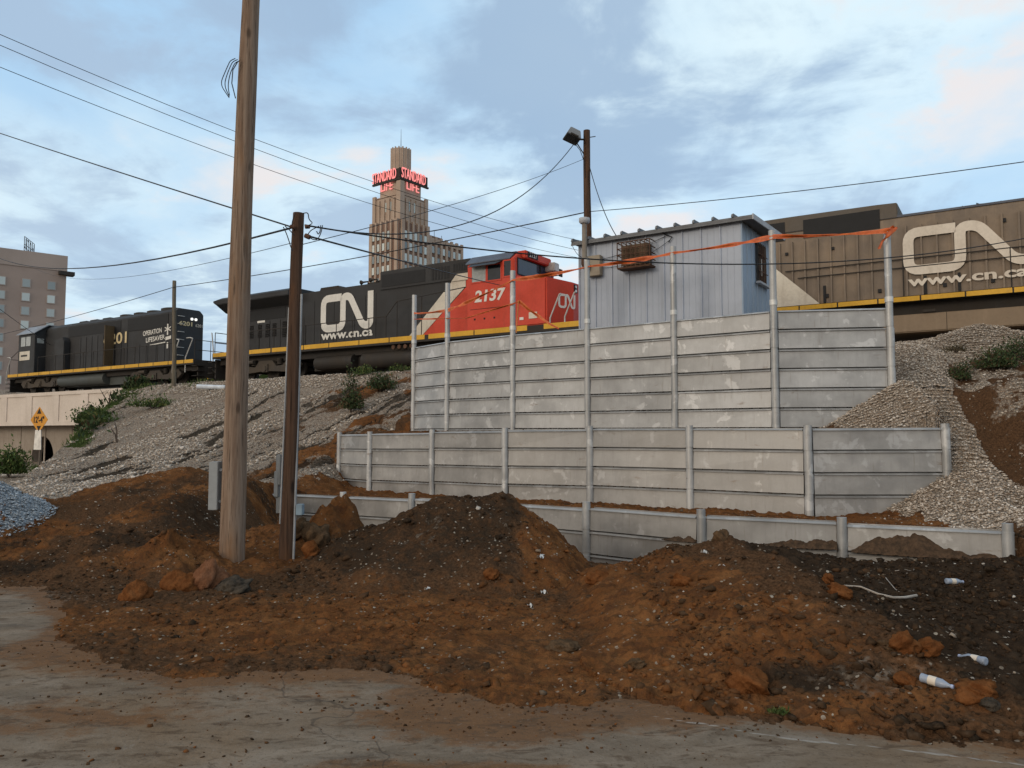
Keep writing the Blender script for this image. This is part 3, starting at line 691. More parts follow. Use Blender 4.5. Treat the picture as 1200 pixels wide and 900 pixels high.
gt = MB(); gt.box((-.15, -.162, rz-.045), (SHL+.30, -.142, rz-.003)); gt.build('eave_trim', M['shed_roof'], shed)
# barred opening with an old air conditioner
cg = MB(); x0, x1, z0, z1, dd = 1.20, 2.02, 1.62, 2.22, -.36
for q in range(8):
    xx = x0 + (x1-x0)*q/7; cg.tube([(xx, dd, z0), (xx, dd, z1)], .011, 6); cg.tube([(xx, dd, z1), (xx, -.03, z1)], .010, 6); cg.tube([(xx, dd, z0), (xx, -.03, z0)], .010, 6)
for q in range(5):
    zz_ = z0 + (z1-z0)*q/4; cg.tube([(x0, dd, zz_), (x1, dd, zz_)], .012, 6)
    for xx in (x0, x1): cg.tube([(xx, dd, zz_), (xx, -.03, zz_)], .012, 6)
cage = cg.build('window_cage', M['rust'], shed)
ac = MB(); ac.box((x0+.08, -.26, z0+.06), (x1-.09, -.032, z1-.06))
for q in range(9): ac.box((x0+.12, -.268, z0+.11 + q*.04), (x1-.3, -.2605, z0+.128 + q*.04))
ac.build('air_conditioner', paint('rusted casing', (.13, .085, .05), (.05, .03, .02), .6, .8, 3), shed)
sb = MB(); sb.box((x0, dd-.005, z0-.03), (x1, -.035, z0-.012)); sb.build('shelf', M['rust'], shed)
wf = MB(); wf.box((SHL+.032, 1.10, 1.24), (SHL+.05, 1.88, 2.18)); wo = wf.build('window', M['dark_iron'], shed)
g = MB(); g.box((SHL+.0505, 1.16, 1.30), (SHL+.056, 1.82, 2.12)); g.build('pane', flat('shed pane', (.02, .022, .026), .15), wo)
g = MB(); g.box((SHL+.032, 1.03, 1.19), (SHL+.13, 1.95, 1.2385)); g.build('sill', M['trim'], wo)
g = MB()
for yy in (1.27, 1.40, 1.53, 1.66): g.tube([(SHL+.085, yy, 1.24), (SHL+.085, yy, 2.17)], .010, 6)
for z_ in (1.5, 1.9): g.tube([(SHL+.085, 1.12, z_), (SHL+.085, 1.86, z_)], .010, 6)
g.build('bars', M['rust'], wo)
g = MB(); g.box((SHL+.0565, 1.33, 1.42), (SHL+.062, 1.50, 1.82)); g.build('notice', M['white_mark'], wo)
# service mast, elbow and meter box on the front
mv = MB(); mv.tube([(.27, -.24, 1.98), (.27, -.24, 2.86)], .062, 14); mo = mv.build('service_mast', paint('mast paint', (.24, .215, .18), (.15, .10, .07), .6, .7), shed)
cp = MB(); cp.tube([(.27, -.24, 2.86), (.27, -.24, 2.90), (.27, -.24, 2.99), (.27, -.24, 3.01)], [.10, .135, .135, .06], 14); cp.build('weather_cap', M['trim'], mo)
el = MB(); el.tube([(.27, -.24, 1.99), (.27, -.24, 1.86), (.31, -.235, 1.78), (.40, -.22, 1.74)], .085, 12); el.build('elbow', M['rust'], mo)
mb_ = MB(); mb_.box((.30, -.20, 1.55), (.66, -.034, 2.05)); mb_.build('meter_box', paint('meter box paint', (.30, .26, .20), (.15, .1, .07), .5, .7), shed, .01)
wi = MB()
def sag(a, b, s, n=14): return [Vector(a).lerp(Vector(b), i/n) - Vector((0, 0, 4*s*(i/n)*(1-i/n))) for i in range(n+1)]
wi.tube(sag((.5, -.05, 1.95), (2.35, -.05, 2.32), .06), .007, 5); wi.tube(sag((.62, -.05, 1.75), (2.4, -.05, 2.2), .16), .006, 5); wi.tube(sag((-.1, -.17, 2.36), (.3, -.2, 2.05), .12), .007, 5)
wi.tube([(2.2, -.05, 2.4), (2.33, -.05, 2.32), (2.45, -.05, 2.26), (2.36, -.05, 2.15)], .012, 5)
wi.build('cable', M['black'], shed)

# ------------------------------------------------------------------ locomotives
def wpos(t, w=0, z=RAIL): return (TRK[0] + U[0]*t + N[0]*w, TRK[1] + U[1]*t + N[1]*w, z)
def text(name, s, size, mat, parent, loc, width=None, rot=(PI/2, 0, 0), depth=.006, shear=0, height=None, bold=0):
    cu = bpy.data.curves.new(name, 'FONT'); cu.body = s; cu.size = size; cu.extrude = depth/2; cu.shear = shear; cu.offset = bold; cu.resolution_u = 3
    tmp = bpy.data.objects.new(name, cu); COL.objects.link(tmp); bpy.context.view_layer.update()
    me = bpy.data.meshes.new_from_object(tmp.evaluated_get(bpy.context.evaluated_depsgraph_get()))
    COL.objects.unlink(tmp); bpy.data.objects.remove(tmp)
    co = np.array([v.co for v in me.vertices]); mn, mx = co.min(0), co.max(0)
    sx = (width/(mx[0]-mn[0])) if width else 1; sy = (height/(mx[1]-mn[1])) if height else sx
    for v in me.vertices: v.co = ((v.co.x-mn[0])*sx, (v.co.y-mn[1])*sy, v.co.z)
    me.materials.clear(); me.materials.append(mat); me.name = name
    o = bpy.data.objects.new(name, me); link(o, parent); o.location = loc; o.rotation_euler = rot; return o

def fillet(P, r, n=5):
    out = [Vector(P[0])]
    for i in range(1, len(P)-1):
        a, b, c = Vector(P[i-1]), Vector(P[i]), Vector(P[i+1])
        d1, d2 = (a-b), (c-b); rr = min(r, d1.length*.48, d2.length*.48)
        p0, p2 = b + d1.normalized()*rr, b + d2.normalized()*rr
        for k in range(n+1):
            t_ = k/n; out.append((1-t_)**2*p0 + 2*t_*(1-t_)*b + t_**2*p2)
    out.append(Vector(P[-1])); return out
def ribbon(name, P, wd, mat, parent, y, rad, th=.006):
    """a flat band along a path in the local xz plane, on the side facing the street"""
    pts = fillet([(p[0], p[1]) for p in P], rad); n = len(pts); L, R = [], []
    for i, p in enumerate(pts):
        d0 = (pts[i] - pts[i-1]).normalized() if i else (pts[1]-pts[0]).normalized()
        d1 = (pts[i+1] - pts[i]).normalized() if i < n-1 else d0
        m_ = Vector((-(d0+d1).y, (d0+d1).x)).normalized(); c = max(.5, m_.dot(Vector((-d0.y, d0.x))))
        L.append(p + m_*wd/2/c); R.append(p - m_*wd/2/c)
    vs = [(q.x, y - th, q.y) for q in L] + [(q.x, y - th, q.y) for q in R] + [(q.x, y, q.y) for q in L] + [(q.x, y, q.y) for q in R]
    fs = []
    for i in range(n-1): fs += [(i, i+1, n+i+1, n+i), (2*n+i, 3*n+i, 3*n+i+1, 2*n+i+1), (i, 2*n+i, 2*n+i+1, i+1), (n+i, n+i+1, 3*n+i+1, 3*n+i)]
    fs += [(0, n, 3*n, 2*n), (n-1, 3*n-1, 4*n-1, 2*n-1)]
    m = MB(); m.add(vs, fs); return m.build(name, mat, parent)
CNP = [(.40,.93),(.04,.93),(.04,.07),(.43,.07),(.43,.93),(.56,.93),(.815,.07),(.955,.07),(.955,1.0)]
def cn(parent, t0, t1, z0, z1, y, mat, wd, rad=.3):
    return ribbon('logo', [(t0 + p[0]*(t1-t0), z0 + p[1]*(z1-z0)) for p in CNP], wd, mat, parent, y, rad)
def panel(name, poly, y, mat, parent, th=.006):
    m = MB(); m.prism(poly, 'y', y - th, y); return m.build(name, mat, parent)

def truck(parent, tc, zs, mat):
    tr = MB(); s = zs
    for w in (-1.18, 1.18):
        y0, y1 = (w-.09, w+.09)
        pr = [(-2.35, .62), (-2.1, .88), (-1.5, .92), (-1.2, .66), (-.75, .62), (-.45, .90), (.45, .90), (.75, .62), (1.2, .66), (1.5, .92), (2.1, .88), (2.35, .62), (2.1, .42), (1.3, .34), (.4, .40), (-.4, .40), (-1.3, .34), (-2.1, .42)]
        tr.prism([(tc+a, b*s) for a, b in pr], 'y', y0, y1)
        for q in (-1.75, 0, 1.75):
            tr.box((tc+q-.2, y0-.06, .36*s), (tc+q+.2, y1+.06, .74*s)); tr.cyl((tc+q, y0-.10, .52*s), (tc+q, y0-.061, .52*s), .13, 12)
        for q in (-.9, .9):
            for g_ in range(5): tr.cyl((tc+q, w, (.70+g_*.06)*s), (tc+q, w, (.735+g_*.06)*s), .13, 10)
        tr.cyl((tc-1.3, y0-.07, .86*s), (tc-.75, y0-.07, .86*s), .09, 10)
    tr.box((tc-1.9, -.9, .75*s), (tc+1.9, .9, .97*s))
    o = tr.build('bogie', mat, parent)
    for q in (-1.75, 0, 1.75):
        wh = MB()
        for w in (-.76, .76):
            wh.cyl((tc+q, w-.06, .47*s+.02), (tc+q, w+.06, .47*s+.02), .47*s, 24); wh.cyl((tc+q, w-.09, .47*s+.02), (tc+q, w+.09, .47*s+.02), .2, 12)
        wh.cyl((tc+q, -.7, .47*s+.02), (tc+q, .7, .47*s+.02), .09, 10)
        wh.build('wheelset', M['dark_iron'], o)
def rails_along(parent, t0, t1, y, zd, h, step, mat, name='handrail'):
    m = MB(); n = max(2, round((t1-t0)/step)); 
    for i in range(n+1):
        x = t0 + (t1-t0)*i/n; m.tube([(x, y, zd-.05), (x, y, zd+h)], .018, 6)
    m.tube([(t0, y, zd+h), (t1, y, zd+h)], .02, 6)
    return m.build(name, mat, parent)
def stripe(parent, t0, t1, z0, z1, gap=.05, seg=1.55, y=-1.5):
    m = MB(); x = t0
    while x < t1 - .1:
        e = min(x + seg, t1); m.box((x, y-.008, z0), (e - gap, y-.001, z1)); x = e
    return m.build('yellow_stripe', M['yellow'], parent)
def coupler(parent, t0, t1, mat):
    m = MB(); m.box((t0, -.12, .62), (t1, .12, .86)); s = 1 if t1 > t0 else -1
    m.box((t1 - s*.28, -.22, .52), (t1, .20, .96)); m.tube([(t0, -.5, .8), (t0 + (t1-t0)*.6, -.55, .55), (t1, -.45, .7)], .03, 6); m.tube([(t0, .5, .8), (t0 + (t1-t0)*.6, .55, .55), (t1, .45, .7)], .03, 6)
    return m.build('coupler', mat, parent)
def horn(parent, x, y, z, mat, k=1.0):
    m = MB(); m.box((x-.45, y-.04, z), (x+.45, y+.04, z+.05)); m.tube([(x, y, z-.2), (x, y, z+.02)], .03, 6)
    for (dx, s) in ((-.35, -1), (-.05, 1), (.30, 1), (.2, -1)):
        zz_ = z + .10 + .05*(dx > 0)
        m.tube([(x+dx, y+.1*s, zz_), (x+dx+s*.30, y+.1*s, zz_), (x+dx+s*.42, y+.1*s, zz_)], [.03, .045, .11], 8); m.tube([(x+dx, y+.1*s, z+.02), (x+dx, y+.1*s, zz_)], .025, 6)
    m.v = [(x + (a-x)*k, y + (b-y)*k, z - .2 + (c-z+.2)*k) for a, b, c in m.v]
    return m.build('horn', mat, parent)
def prof_x(mb, poly, a, b): return mb.prism(poly, 'x', a, b)

# --- locomotive with the red cab
Z = lambda z: z - RAIL
L2 = empty('locomotive', wpos(0), -TH, 'black locomotive with a red cab and nose numbered 2137 left of the shed', 'locomotive', 'locomotives on the embankment')
zd = Z(5.56)
m = MB(); m.box((0, -1.5, zd-.26), (21.0, 1.5, zd)); m.box((.1, -1.1, zd-.55), (20.9, 1.1, zd-.2601)); m.build('frame', M['dark_iron'], L2)
m = MB(); m.box((.30, -.85, zd), (15.56, .85, Z(8.12)))
m.build('hood', M['loco_black'], L2, .05)
dp = MB()
x = 6.0
for a, b in ((.5,1.2),(1.25,1.95),(2.0,2.7),(2.75,3.45),(3.5,4.2),(4.25,4.95),(5.1,5.8)): dp.box((a, -.868, zd+.06), (b, -.8515, Z(7.0)))
for k in range(7): dp.box((5.9+k*.63, -.864, zd+.06), (6.49+k*.63, -.8515, Z(7.62 if k % 2 else 7.66)))
dp.build('hood_door', M['loco_black'], L2, .006)
for a, w_, z0, z1 in ((2.0,.28,6.22,6.86), (2.6,.28,6.22,6.86), (3.15,.28,6.22,6.86), (3.65,.28,6.22,6.86), (4.35,.4,6.15,6.9)):
    v = MB(); v.box((a, -.876, Z(z0)), (a+w_, -.8685, Z(z1))); v.build('vent', M['grille'], L2)
ra = MB(); prof_x(ra, [(-1.5, Z(7.98)), (-1.5, Z(8.20)), (-1.15, Z(8.36)), (1.15, Z(8.36)), (1.5, Z(8.20)), (1.5, Z(7.98)), (.9, Z(7.62)), (-.9, Z(7.62))], .15, 5.45)
ra.add([(.15,-1.5,Z(7.98)), (.15,1.5,Z(7.98)), (.15, 1.5, Z(8.2)), (.15,-1.5,Z(8.2)), (-.12,-1.45,Z(8.10)), (-.12,1.45,Z(8.10)), (-.12,1.45,Z(8.2)), (-.12,-1.45,Z(8.2))], [(4,5,6,7),(0,4,7,3),(1,2,6,5),(3,7,6,2),(0,1,5,4)])
ra.build('radiator', M['loco_black'], L2, .02)
g = MB(); g.box((1.0, -.866, Z(7.08)), (4.55, -.8515, Z(7.60))); g.build('intake_grille', M['black'], L2)
g = MB(); g.box((.9, -.90, Z(7.605)), (4.9, -.86, Z(7.66))); g.build('ledge', M['loco_black'], L2)
g = MB(); g.box((2.55, -.875, Z(6.96)), (3.1, -.869, Z(7.06))); g.build('builder_plate', M['white_mark'], L2)
g = MB(); g.box((.285, -.84, Z(6.55)), (.299, .84, Z(7.72))); g.build('end_panel', M['cream'], L2)
g = MB(); g.box((.285, -.84, Z(5.8)), (.299, -.25, Z(6.54))); g.build('end_door', M['loco_red'], L2)
g = MB(); g.prism([(6.5, Z(8.1205)), (6.6, Z(8.30)), (7.7, Z(8.30)), (7.9, Z(8.1205))], 'y', -.6, .6); g.build('exhaust', M['dark_iron'], L2)
horn(L2, 9.6, -.2, Z(8.26), M['dark_iron'])
g = MB(); g.box((10.5, -.90, Z(7.72)), (15.3, .90, Z(8.55))); g.build('blower_housing', M['loco_black'], L2, .04)
g = MB(); g.box((10.62, -.912, Z(7.86)), (13.0, -.9015, Z(8.38))); g.build('dynamic_brake_grille', M['black'], L2)
g = MB()
for k in range(6): g.box((13.35+k*.16, -.910, Z(7.86)), (13.45+k*.16, -.9015, Z(8.36)))
g.build('louvre', M['black'], L2); g = MB()
for k in range(6): g.box((14.45+k*.13, -.910, Z(8.10)), (14.53+k*.13, -.9015, Z(8.40)))
g.build('louvre', M['black'], L2); g = MB()
for k in range(3): g.box((14.75+k*.16, -.866, Z(7.20)), (14.83+k*.16, -.8515, Z(7.7)))
g.build('louvre', M['black'], L2)
panel('cream_band', [(12.05, zd+.02), (12.75, zd+.02), (15.05, Z(7.45)), (15.05, Z(7.70)), (14.35, Z(7.70))], -.866, M['cream'], L2)
panel('cream_band', [(14.36, Z(7.705)), (15.27, Z(7.705)), (15.27, Z(7.98)), (14.62, Z(7.98))], -.903, M['cream'], L2, .006)
panel('red_band', [(12.77, zd+.02), (15.54, zd+.02), (15.54, Z(7.70)), (15.07, Z(7.70)), (15.07, Z(7.42))], -.866, M['loco_red'], L2)
cab = MB(); cab.prism([(-1.47, zd), (1.47, zd), (1.47, Z(8.12)), (1.05, Z(8.42)), (-1.05, Z(8.42)), (-1.47, Z(8.12))], 'x', 15.57, 17.72)
cabo = cab.build('cab', M['loco_red'], L2, .03)
g = MB(); g.prism([(-1.50, Z(8.125)), (-1.06, Z(8.445)), (1.06, Z(8.445)), (1.50, Z(8.125)), (1.50, Z(8.165)), (1.08, Z(8.49)), (-1.08, Z(8.49)), (-1.50, Z(8.165))], 'x', 15.50, 17.55); g.build('roof', M['roof_blue'], cabo)
for (a, b, z0, z1, mm) in ((15.80, 16.44, 7.42, 8.0, 'glass_pale'), (16.54, 17.12, 7.42, 7.98, 'glass'), (17.28, 17.58, 7.5, 8.06, 'glass')):
    g = MB(); g.box((a, -1.482, Z(z0)), (b, -1.4715, Z(z1))); wo = g.build('window', M[mm], cabo)
    f = MB(); f.box((a-.05, -1.49, Z(z0)-.05), (b+.05, -1.4715, Z(z0)-.001)); f.box((a-.05, -1.49, Z(z1)+.001), (b+.05, -1.4715, Z(z1)+.05)); f.box((a-.05, -1.49, Z(z0)), (a-.001, -1.4715, Z(z1))); f.box((b+.001, -1.49, Z(z0)), (b+.05, -1.4715, Z(z1)))
    f.build('frame', M['loco_red'], wo)
g = MB(); g.add([(15.75,-1.475,Z(8.10)), (17.2,-1.475,Z(8.10)), (17.1,-1.80,Z(7.93)), (15.85,-1.80,Z(7.93)), (15.75,-1.475,Z(8.12)), (17.2,-1.475,Z(8.12)), (17.1,-1.80,Z(7.95)), (15.85,-1.80,Z(7.95))], [(0,1,2,3),(4,7,6,5),(0,4,5,1),(1,5,6,2),(2,6,7,3),(3,7,4,0)]); g.build('sunshade', M['loco_black'], cabo)
for (a, b) in ((-1.22, .28), (.42, 1.22)):
    g = MB(); g.box((17.7215, a, Z(7.60)), (17.735, b, Z(8.16))); wo = g.build('windshield', M['glass_blue'], cabo)
    f = MB(); f.box((17.7215, a-.05, Z(7.555)), (17.745, b+.05, Z(7.599))); f.box((17.7215, a-.05, Z(8.161)), (17.745, b+.05, Z(8.20))); f.box((17.7215, a-.05, Z(7.6)), (17.745, a-.001, Z(8.16))); f.box((17.7215, b+.001, Z(7.6)), (17.745, b+.05, Z(8.16))); f.build('frame', M['black'], wo)
g = MB(); g.box((17.45, -.95, Z(8.22)), (17.9, .95, Z(8.52))); hb_ = g.build('headlight_housing', M['loco_red'], cabo, .03)
g = MB(); g.box((17.9015, -.80, Z(8.27)), (17.92, -.10, Z(8.49))); nb = g.build('number_board', M['black'], hb_)
text('number', '2137', .2, M['white_mark'], nb, (17.928, -.72, Z(8.30)), width=.54, rot=(PI/2, 0, PI/2))
g = MB(); g.box((17.6, .75, Z(8.0)), (18.15, 1.15, Z(8.35))); g.build('headlight', M['rail_grey'], cabo, .03)
g = MB(); g.tube([(17.8, 1.2, Z(7.9)), (18.1, 1.4, Z(7.95)), (18.05, 1.45, Z(8.15))], .02, 6); g.box((18.0, 1.35, Z(7.9)), (18.04, 1.6, Z(8.2))); g.build('mirror', M['dark_iron'], cabo)
nz = MB(); pl = [(17.725,-1.45),(19.07,-1.45),(19.55,-.28),(19.55,.28),(19.07,1.45),(17.725,1.45)]
tz = {17.725: 7.46, 19.07: 7.30, 19.55: 7.22}
nz.add([(a, b, zd) for a, b in pl] + [(a, b, Z(tz[a])) for a, b in pl], [(5,4,3,2,1,0), (6,7,8,9,10,11)] + [(i, (i+1) % 6, 6+(i+1) % 6, 6+i) for i in range(6)])
no = nz.build('nose', M['loco_red'], L2, .05)
g = MB(); g.box((19.551, -.24, Z(6.85)), (19.57, .0, Z(7.15))); hl = g.build('headlight', M['black'], no)
for zz_ in (6.92, 7.07):
    q = MB(); q.cyl((19.5705, -.12, Z(zz_)), (19.585, -.12, Z(zz_)), .055, 12); q.build('lens', flat('lamp lens', (.75, .74, .70), .2), hl)
nd = Vector((19.55-19.07, -.28+1.45)).normalized(); ang = math.atan2(nd.y, nd.x)
sub = bpy.data.objects.new('nose_logo', ribbon('tmp', [(p[0]*.78, p[1]*.52) for p in CNP], .085, M['white_mark'], None, 0, .12).data)
for o in [o for o in COL.objects if o.name.startswith('tmp')]: bpy.data.objects.remove(o)
link(sub, no); sub.location = (19.07 + nd.x*.56 + .004, -1.45 + nd.y*.56 - .002, Z(6.22)); sub.rotation_euler = (0, 0, ang)
cn(L2, 6.95, 10.1, Z(6.22), Z(7.80), -.868, M['white_mark'], .33, .34)
text('web_address', 'www.cn.ca', .4, M['white_mark'], L2, (6.95, -.874, Z(5.84)), width=3.15, height=.27, bold=.012)
text('number', '2137', .5, M['white_mark'], cabo, (15.92, -1.4765, Z(6.62)), width=1.42, height=.46, bold=.016, shear=.12)
g = MB(); g.box((18.35, -1.468, Z(5.82)), (18.70, -1.4515, Z(6.05))); g.build('notice', M['cream'], no)
g = MB(); g.box((17.95, -1.468, Z(5.80)), (18.12, -1.4515, Z(5.90))); g.build('notice', M['white_mark'], no)
g = MB(); g.box((15.72, -1.4785, Z(6.36)), (17.3, -1.4715, Z(6.375)))
for k in range(3): g.box((15.9+k*.45, -1.4785, Z(5.95)), (15.97+k*.45, -1.4715, Z(6.02)))
g.build('grab_strip', M['black'], cabo)
st = MB(); x = .05
for (a, b) in ((.05,1.9),(1.95,4.3),(4.4,6.5),(6.55,8.1),(8.15,9.9),(9.95,11.6),(11.65,13.5),(13.7,15.9),(15.95,18.3),(19.0,20.9)): st.box((a, -1.508, zd-.17), (b, -1.501, zd+.02))
st.build('yellow_stripe', M['yellow'], L2)
truck(L2, 3.7, 1.0, M['truck_iron']); truck(L2, 17.0, 1.0, M['truck_iron'])
g = MB(); g.cyl((7.0, -1.05, .62), (9.3, -1.05, .62), .30, 20); g.cyl((9.9, -1.05, .60), (13.2, -1.05, .60), .34, 20); g.box((6.6, -.9, .3), (13.6, .9, 1.0)); g.build('fuel_tank', M['dark_iron'], L2)
g = MB()
for k in range(4): g.cyl((11.8+k*.32, -1.46, zd-.38), (11.8+k*.32, -1.38, zd-.38), .09, 12)
g.build('air_hose', M['rust'], L2)
rails_along(L2, 1.3, 6.6, -1.46, zd, .92, 1.05, M['dark_iron']); rails_along(L2, 6.6, 11.4, -1.46, zd, .92, .96, M['dark_iron'])
g = MB(); g.tube([(11.4, -1.46, zd+.92), (12.0, -1.46, zd+1.5), (15.5, -1.46, zd+1.72)], .02, 6)
for (x_, h_) in ((12.0, 1.5), (13.3, 1.58), (14.6, 1.66)): g.tube([(x_, -1.46, zd), (x_, -1.46, zd+h_)], .018, 6)
g.build('handrail', M['dark_iron'], L2)
g = MB()
for y_ in (-1.4, -.5, .5, 1.4): g.tube([(.05, y_, zd), (.05, y_, zd+1.05)], .02, 6)
g.tube([(.05, -1.4, zd+1.05), (.05, 1.4, zd+1.05)], .02, 6); g.tube([(.05, -1.4, zd+.55), (.05, 1.4, zd+.55)], .02, 6); g.build('end_rail', M['dark_iron'], L2)
for (x_, s) in ((-.02, -1), (21.02, 1)):
    g = MB()
    for k in range(4): g.box((x_-.3 if s < 0 else x_-.02, -1.5, .18+k*.27), (x_+.02 if s < 0 else x_+.3, -.95, .21+k*.27))
    g.build('step', M['dark_iron'], L2)
    g = MB(); g.box((x_-.05, -1.3, .15), (x_+.05, 1.3, zd-.27)); g.build('pilot', M['dark_iron'], L2)
g = MB(); g.box((-.34, -1.51, .175), (-.30, -.94, .225)); g.build('step_edge', M['yellow'], L2)
for (x_, dx) in ((-.05, -.15), (19.22, .42), (19.82, .42)):
    g = MB(); g.tube(fillet([(x_, -1.42, Z(5.2)), (x_, -1.42, Z(5.75)), (x_+dx*.9, -1.42, Z(6.55)), (x_+dx*.9+.12, -1.42, Z(6.62)), (x_+dx*.9+.45, -1.42, Z(6.62))], .12) if False else [Vector(q) for q in ((x_, -1.42, Z(5.2)), (x_, -1.42, Z(5.78)), (x_+dx*.8, -1.42, Z(6.50)), (x_+dx*.92, -1.42, Z(6.60)), (x_+dx*1.05, -1.42, Z(6.62)))], .028, 8); g.build('grab_iron', M['rail_grey'], L2)
coupler(L2, 0, -.75, M['dark_iron'])

# --- black locomotive on the bridge
L1 = empty('locomotive', wpos(-12), -TH, 'all black locomotive numbered 6201 standing over the concrete bridge', 'locomotive', 'locomotives on the embankment')
O1 = (12, 0, 0)
def MB1(): return MB(O1)
zs = Z(5.37)
m = MB1(); m.box((-21.1, -1.5, zs-.24), (-1.5, 1.5, zs)); m.box((-21, -1.1, zs-.5), (-1.6, 1.1, zs-.2401)); m.build('frame', M['dark_iron'], L1)
m = MB1(); m.prism([(-.85, zs), (.85, zs), (.85, Z(8.12)), (.62, Z(8.34)), (-.62, Z(8.34)), (-.85, Z(8.12))], 'x', -17.75, -4.15); hd = m.build('hood', M['loco_black'], L1, .03)
g = MB1(); g.box((-8.6, -.872, Z(7.35)), (-4.75, -.8515, Z(8.05))); g.build('radiator_intake', M['black'], hd)
g = MB1(); g.box((-15.0, -.866, Z(7.45)), (-9.3, -.8515, Z(8.05))); g.build('recess_shade', M['black'], hd)  # flat black plate on the hood, shade of a recess painted as colour
g = MB1()
for k in range(9): g.box((-14.1+k*.62, -.872, zs+.08), (-13.53+k*.62, -.8515, Z(7.35)))
for k in range(5): g.box((-8.1+k*.78, -.868, zs+.08), (-7.36+k*.78, -.8515, Z(6.55)))
g.build('hood_door', M['loco_black'], L1, .006)
g = MB1(); g.add([(-9.98,-.86,zs+.1), (-9.93,-.86,zs+.1), (-9.93,-.86,Z(7.75)), (-9.98,-.86,Z(7.75)), (-9.92,-1.45,zs+.1), (-9.87,-1.45,zs+.1), (-9.87,-1.45,Z(7.75)), (-9.92,-1.45,Z(7.75))], [(0,1,2,3),(4,7,6,5),(0,4,5,1),(3,2,6,7),(0,3,7,4),(1,5,6,2)]); g.build('open_door', paint('brown door', (.10, .065, .03), (.05, .035, .02), .5, .7), L1)
g = MB1(); g.box((-9.92, -.874, zs+.1), (-9.72, -.8725, Z(7.6))); g.build('doorway_shade', M['black'], L1)  # thin black sheet paints the shade inside the open door
text('number', '6201', .6, M['gold_mark'], L1, (-11.0+12, -.882, Z(6.72)), width=2.35, height=.66, bold=.01)
text('lettering', 'OPERATION', .3, M['white_mark'], L1, (-7.05+12, -.876, Z(6.98)), width=1.75, height=.27, bold=.004, rot=(PI/2, -.05, 0))
text('lettering', 'LIFESAVER', .3, M['white_mark'], L1, (-6.75+12, -.876, Z(6.60)), width=1.75, height=.27, bold=.004, rot=(PI/2, -.05, 0))
g = MB1(); g.prism([(-6.4, Z(6.42)), (-4.95, Z(6.50)), (-4.95, Z(6.55)), (-6.4, Z(6.47))], 'y', -.876, -.87); g.prism([(-4.95, Z(6.62)), (-4.45, Z(6.68)), (-4.45, Z(6.85)), (-4.95, Z(6.80))], 'y', -.876, -.87)
g.box((-4.83, -.876, Z(6.18)), (-4.70, -.87, Z(6.5))); g.box((-4.83, -.876, Z(6.9)), (-4.72, -.87, Z(7.5)))
g.build('emblem', M['white_mark'], L1)
g = MB1()
for (s0, s1) in (((-5.02, 7.32), (-4.48, 7.12)), ((-5.02, 7.12), (-4.48, 7.32))):
    g.prism([(s0[0], Z(s0[1])-.03), (s1[0], Z(s1[1])-.03), (s1[0], Z(s1[1])+.03), (s0[0], Z(s0[1])+.03)], 'y', -.884 if s0[1] > 7.2 else -.880, -.878 if s0[1] > 7.2 else -.8765)
g.build('crossbuck_mark', M['white_mark'], L1)
for k, x_ in enumerate((-9.9, -8.5, -7.2, -5.6)):
    g = MB1(); r_ = .52 if k < 3 else .66; g.tube([(x_, 0, Z(8.3)), (x_, 0, Z(8.46)), (x_, 0, Z(8.50))], [r_, r_, r_*.8], 20); g.build('roof_fan', M['dark_iron'], L1)
for x_ in (-11.6, -13.0, -14.2):
    g = MB1(); g.box((x_-.4, -.45, Z(8.341)), (x_+.4, .45, Z(8.44))); g.build('roof_hatch', M['loco_black'], L1, .02)
g = MB1(); g.prism([(-15.9, zs+.02), (-14.75, zs+.02), (-14.75, Z(7.2)), (-14.95, Z(7.45)), (-15.9, Z(7.30))], 'y', -1.22, -.851); g.build('duct', M['loco_black'], L1, .04)
# end of the long hood
g = MB1()
for k in range(6): g.tube([(-4.10, -.72, Z(5.8+k*.42)), (-4.06, -.72, Z(5.8+k*.42)), (-4.06, -.36, Z(5.8+k*.42)), (-4.10, -.36, Z(5.8+k*.42))], .018, 6)
g.build('ladder_rung', M['rail_grey'], L1)
text('number', '6201', .3, M['gold_mark'], L1, (-4.142+12, -.62, Z(7.42)), width=.78, height=.24, rot=(PI/2, 0, PI/2), bold=.008)
text('number', '6201', .3, M['mark2'], L1, (-4.142+12, .36, Z(7.42)), width=.42, height=.17, rot=(PI/2, 0, PI/2))
for y_ in (.12, .36):
    g = MB1(); g.cyl((-4.149, y_, Z(7.82)), (-4.10, y_, Z(7.82)), .075, 12); g.build('headlight', flat('lamp lit white', (.8, .8, .76), .3, 0, (1, .97, .9), .9), L1)
# cab
cb_ = MB1(); cb_.prism([(-1.47, zs), (1.47, zs), (1.47, Z(7.85)), (.75, Z(8.36)), (-.75, Z(8.36)), (-1.47, Z(7.85))], 'x', -19.85, -17.76); c1_ = cb_.build('cab', M['loco_black'], L1, .02)
g = MB1(); g.prism([(-1.58, Z(7.83)), (-.76, Z(8.39)), (.76, Z(8.39)), (1.58, Z(7.83)), (1.58, Z(7.87)), (.78, Z(8.44)), (-.78, Z(8.44)), (-1.58, Z(7.87))], 'x', -20.0, -17.6); g.build('roof', paint('cab roof sky sheen', (.20, .21, .23), (.1, .1, .1), .4, .4), c1_)  # roof painted paler than the body, sky reflection put into its colour
for (a, b) in ((-19.5, -18.95), (-18.85, -18.3)):
    g = MB1(); g.box((a, -1.482, Z(7.1)), (b, -1.4715, Z(7.68))); g.build('window', M['glass_pale'], c1_)
g = MB1(); g.box((-17.759, -1.35, Z(7.25)), (-17.745, -.95, Z(7.55))); g.build('rear_window', M['glass_pale'], c1_)
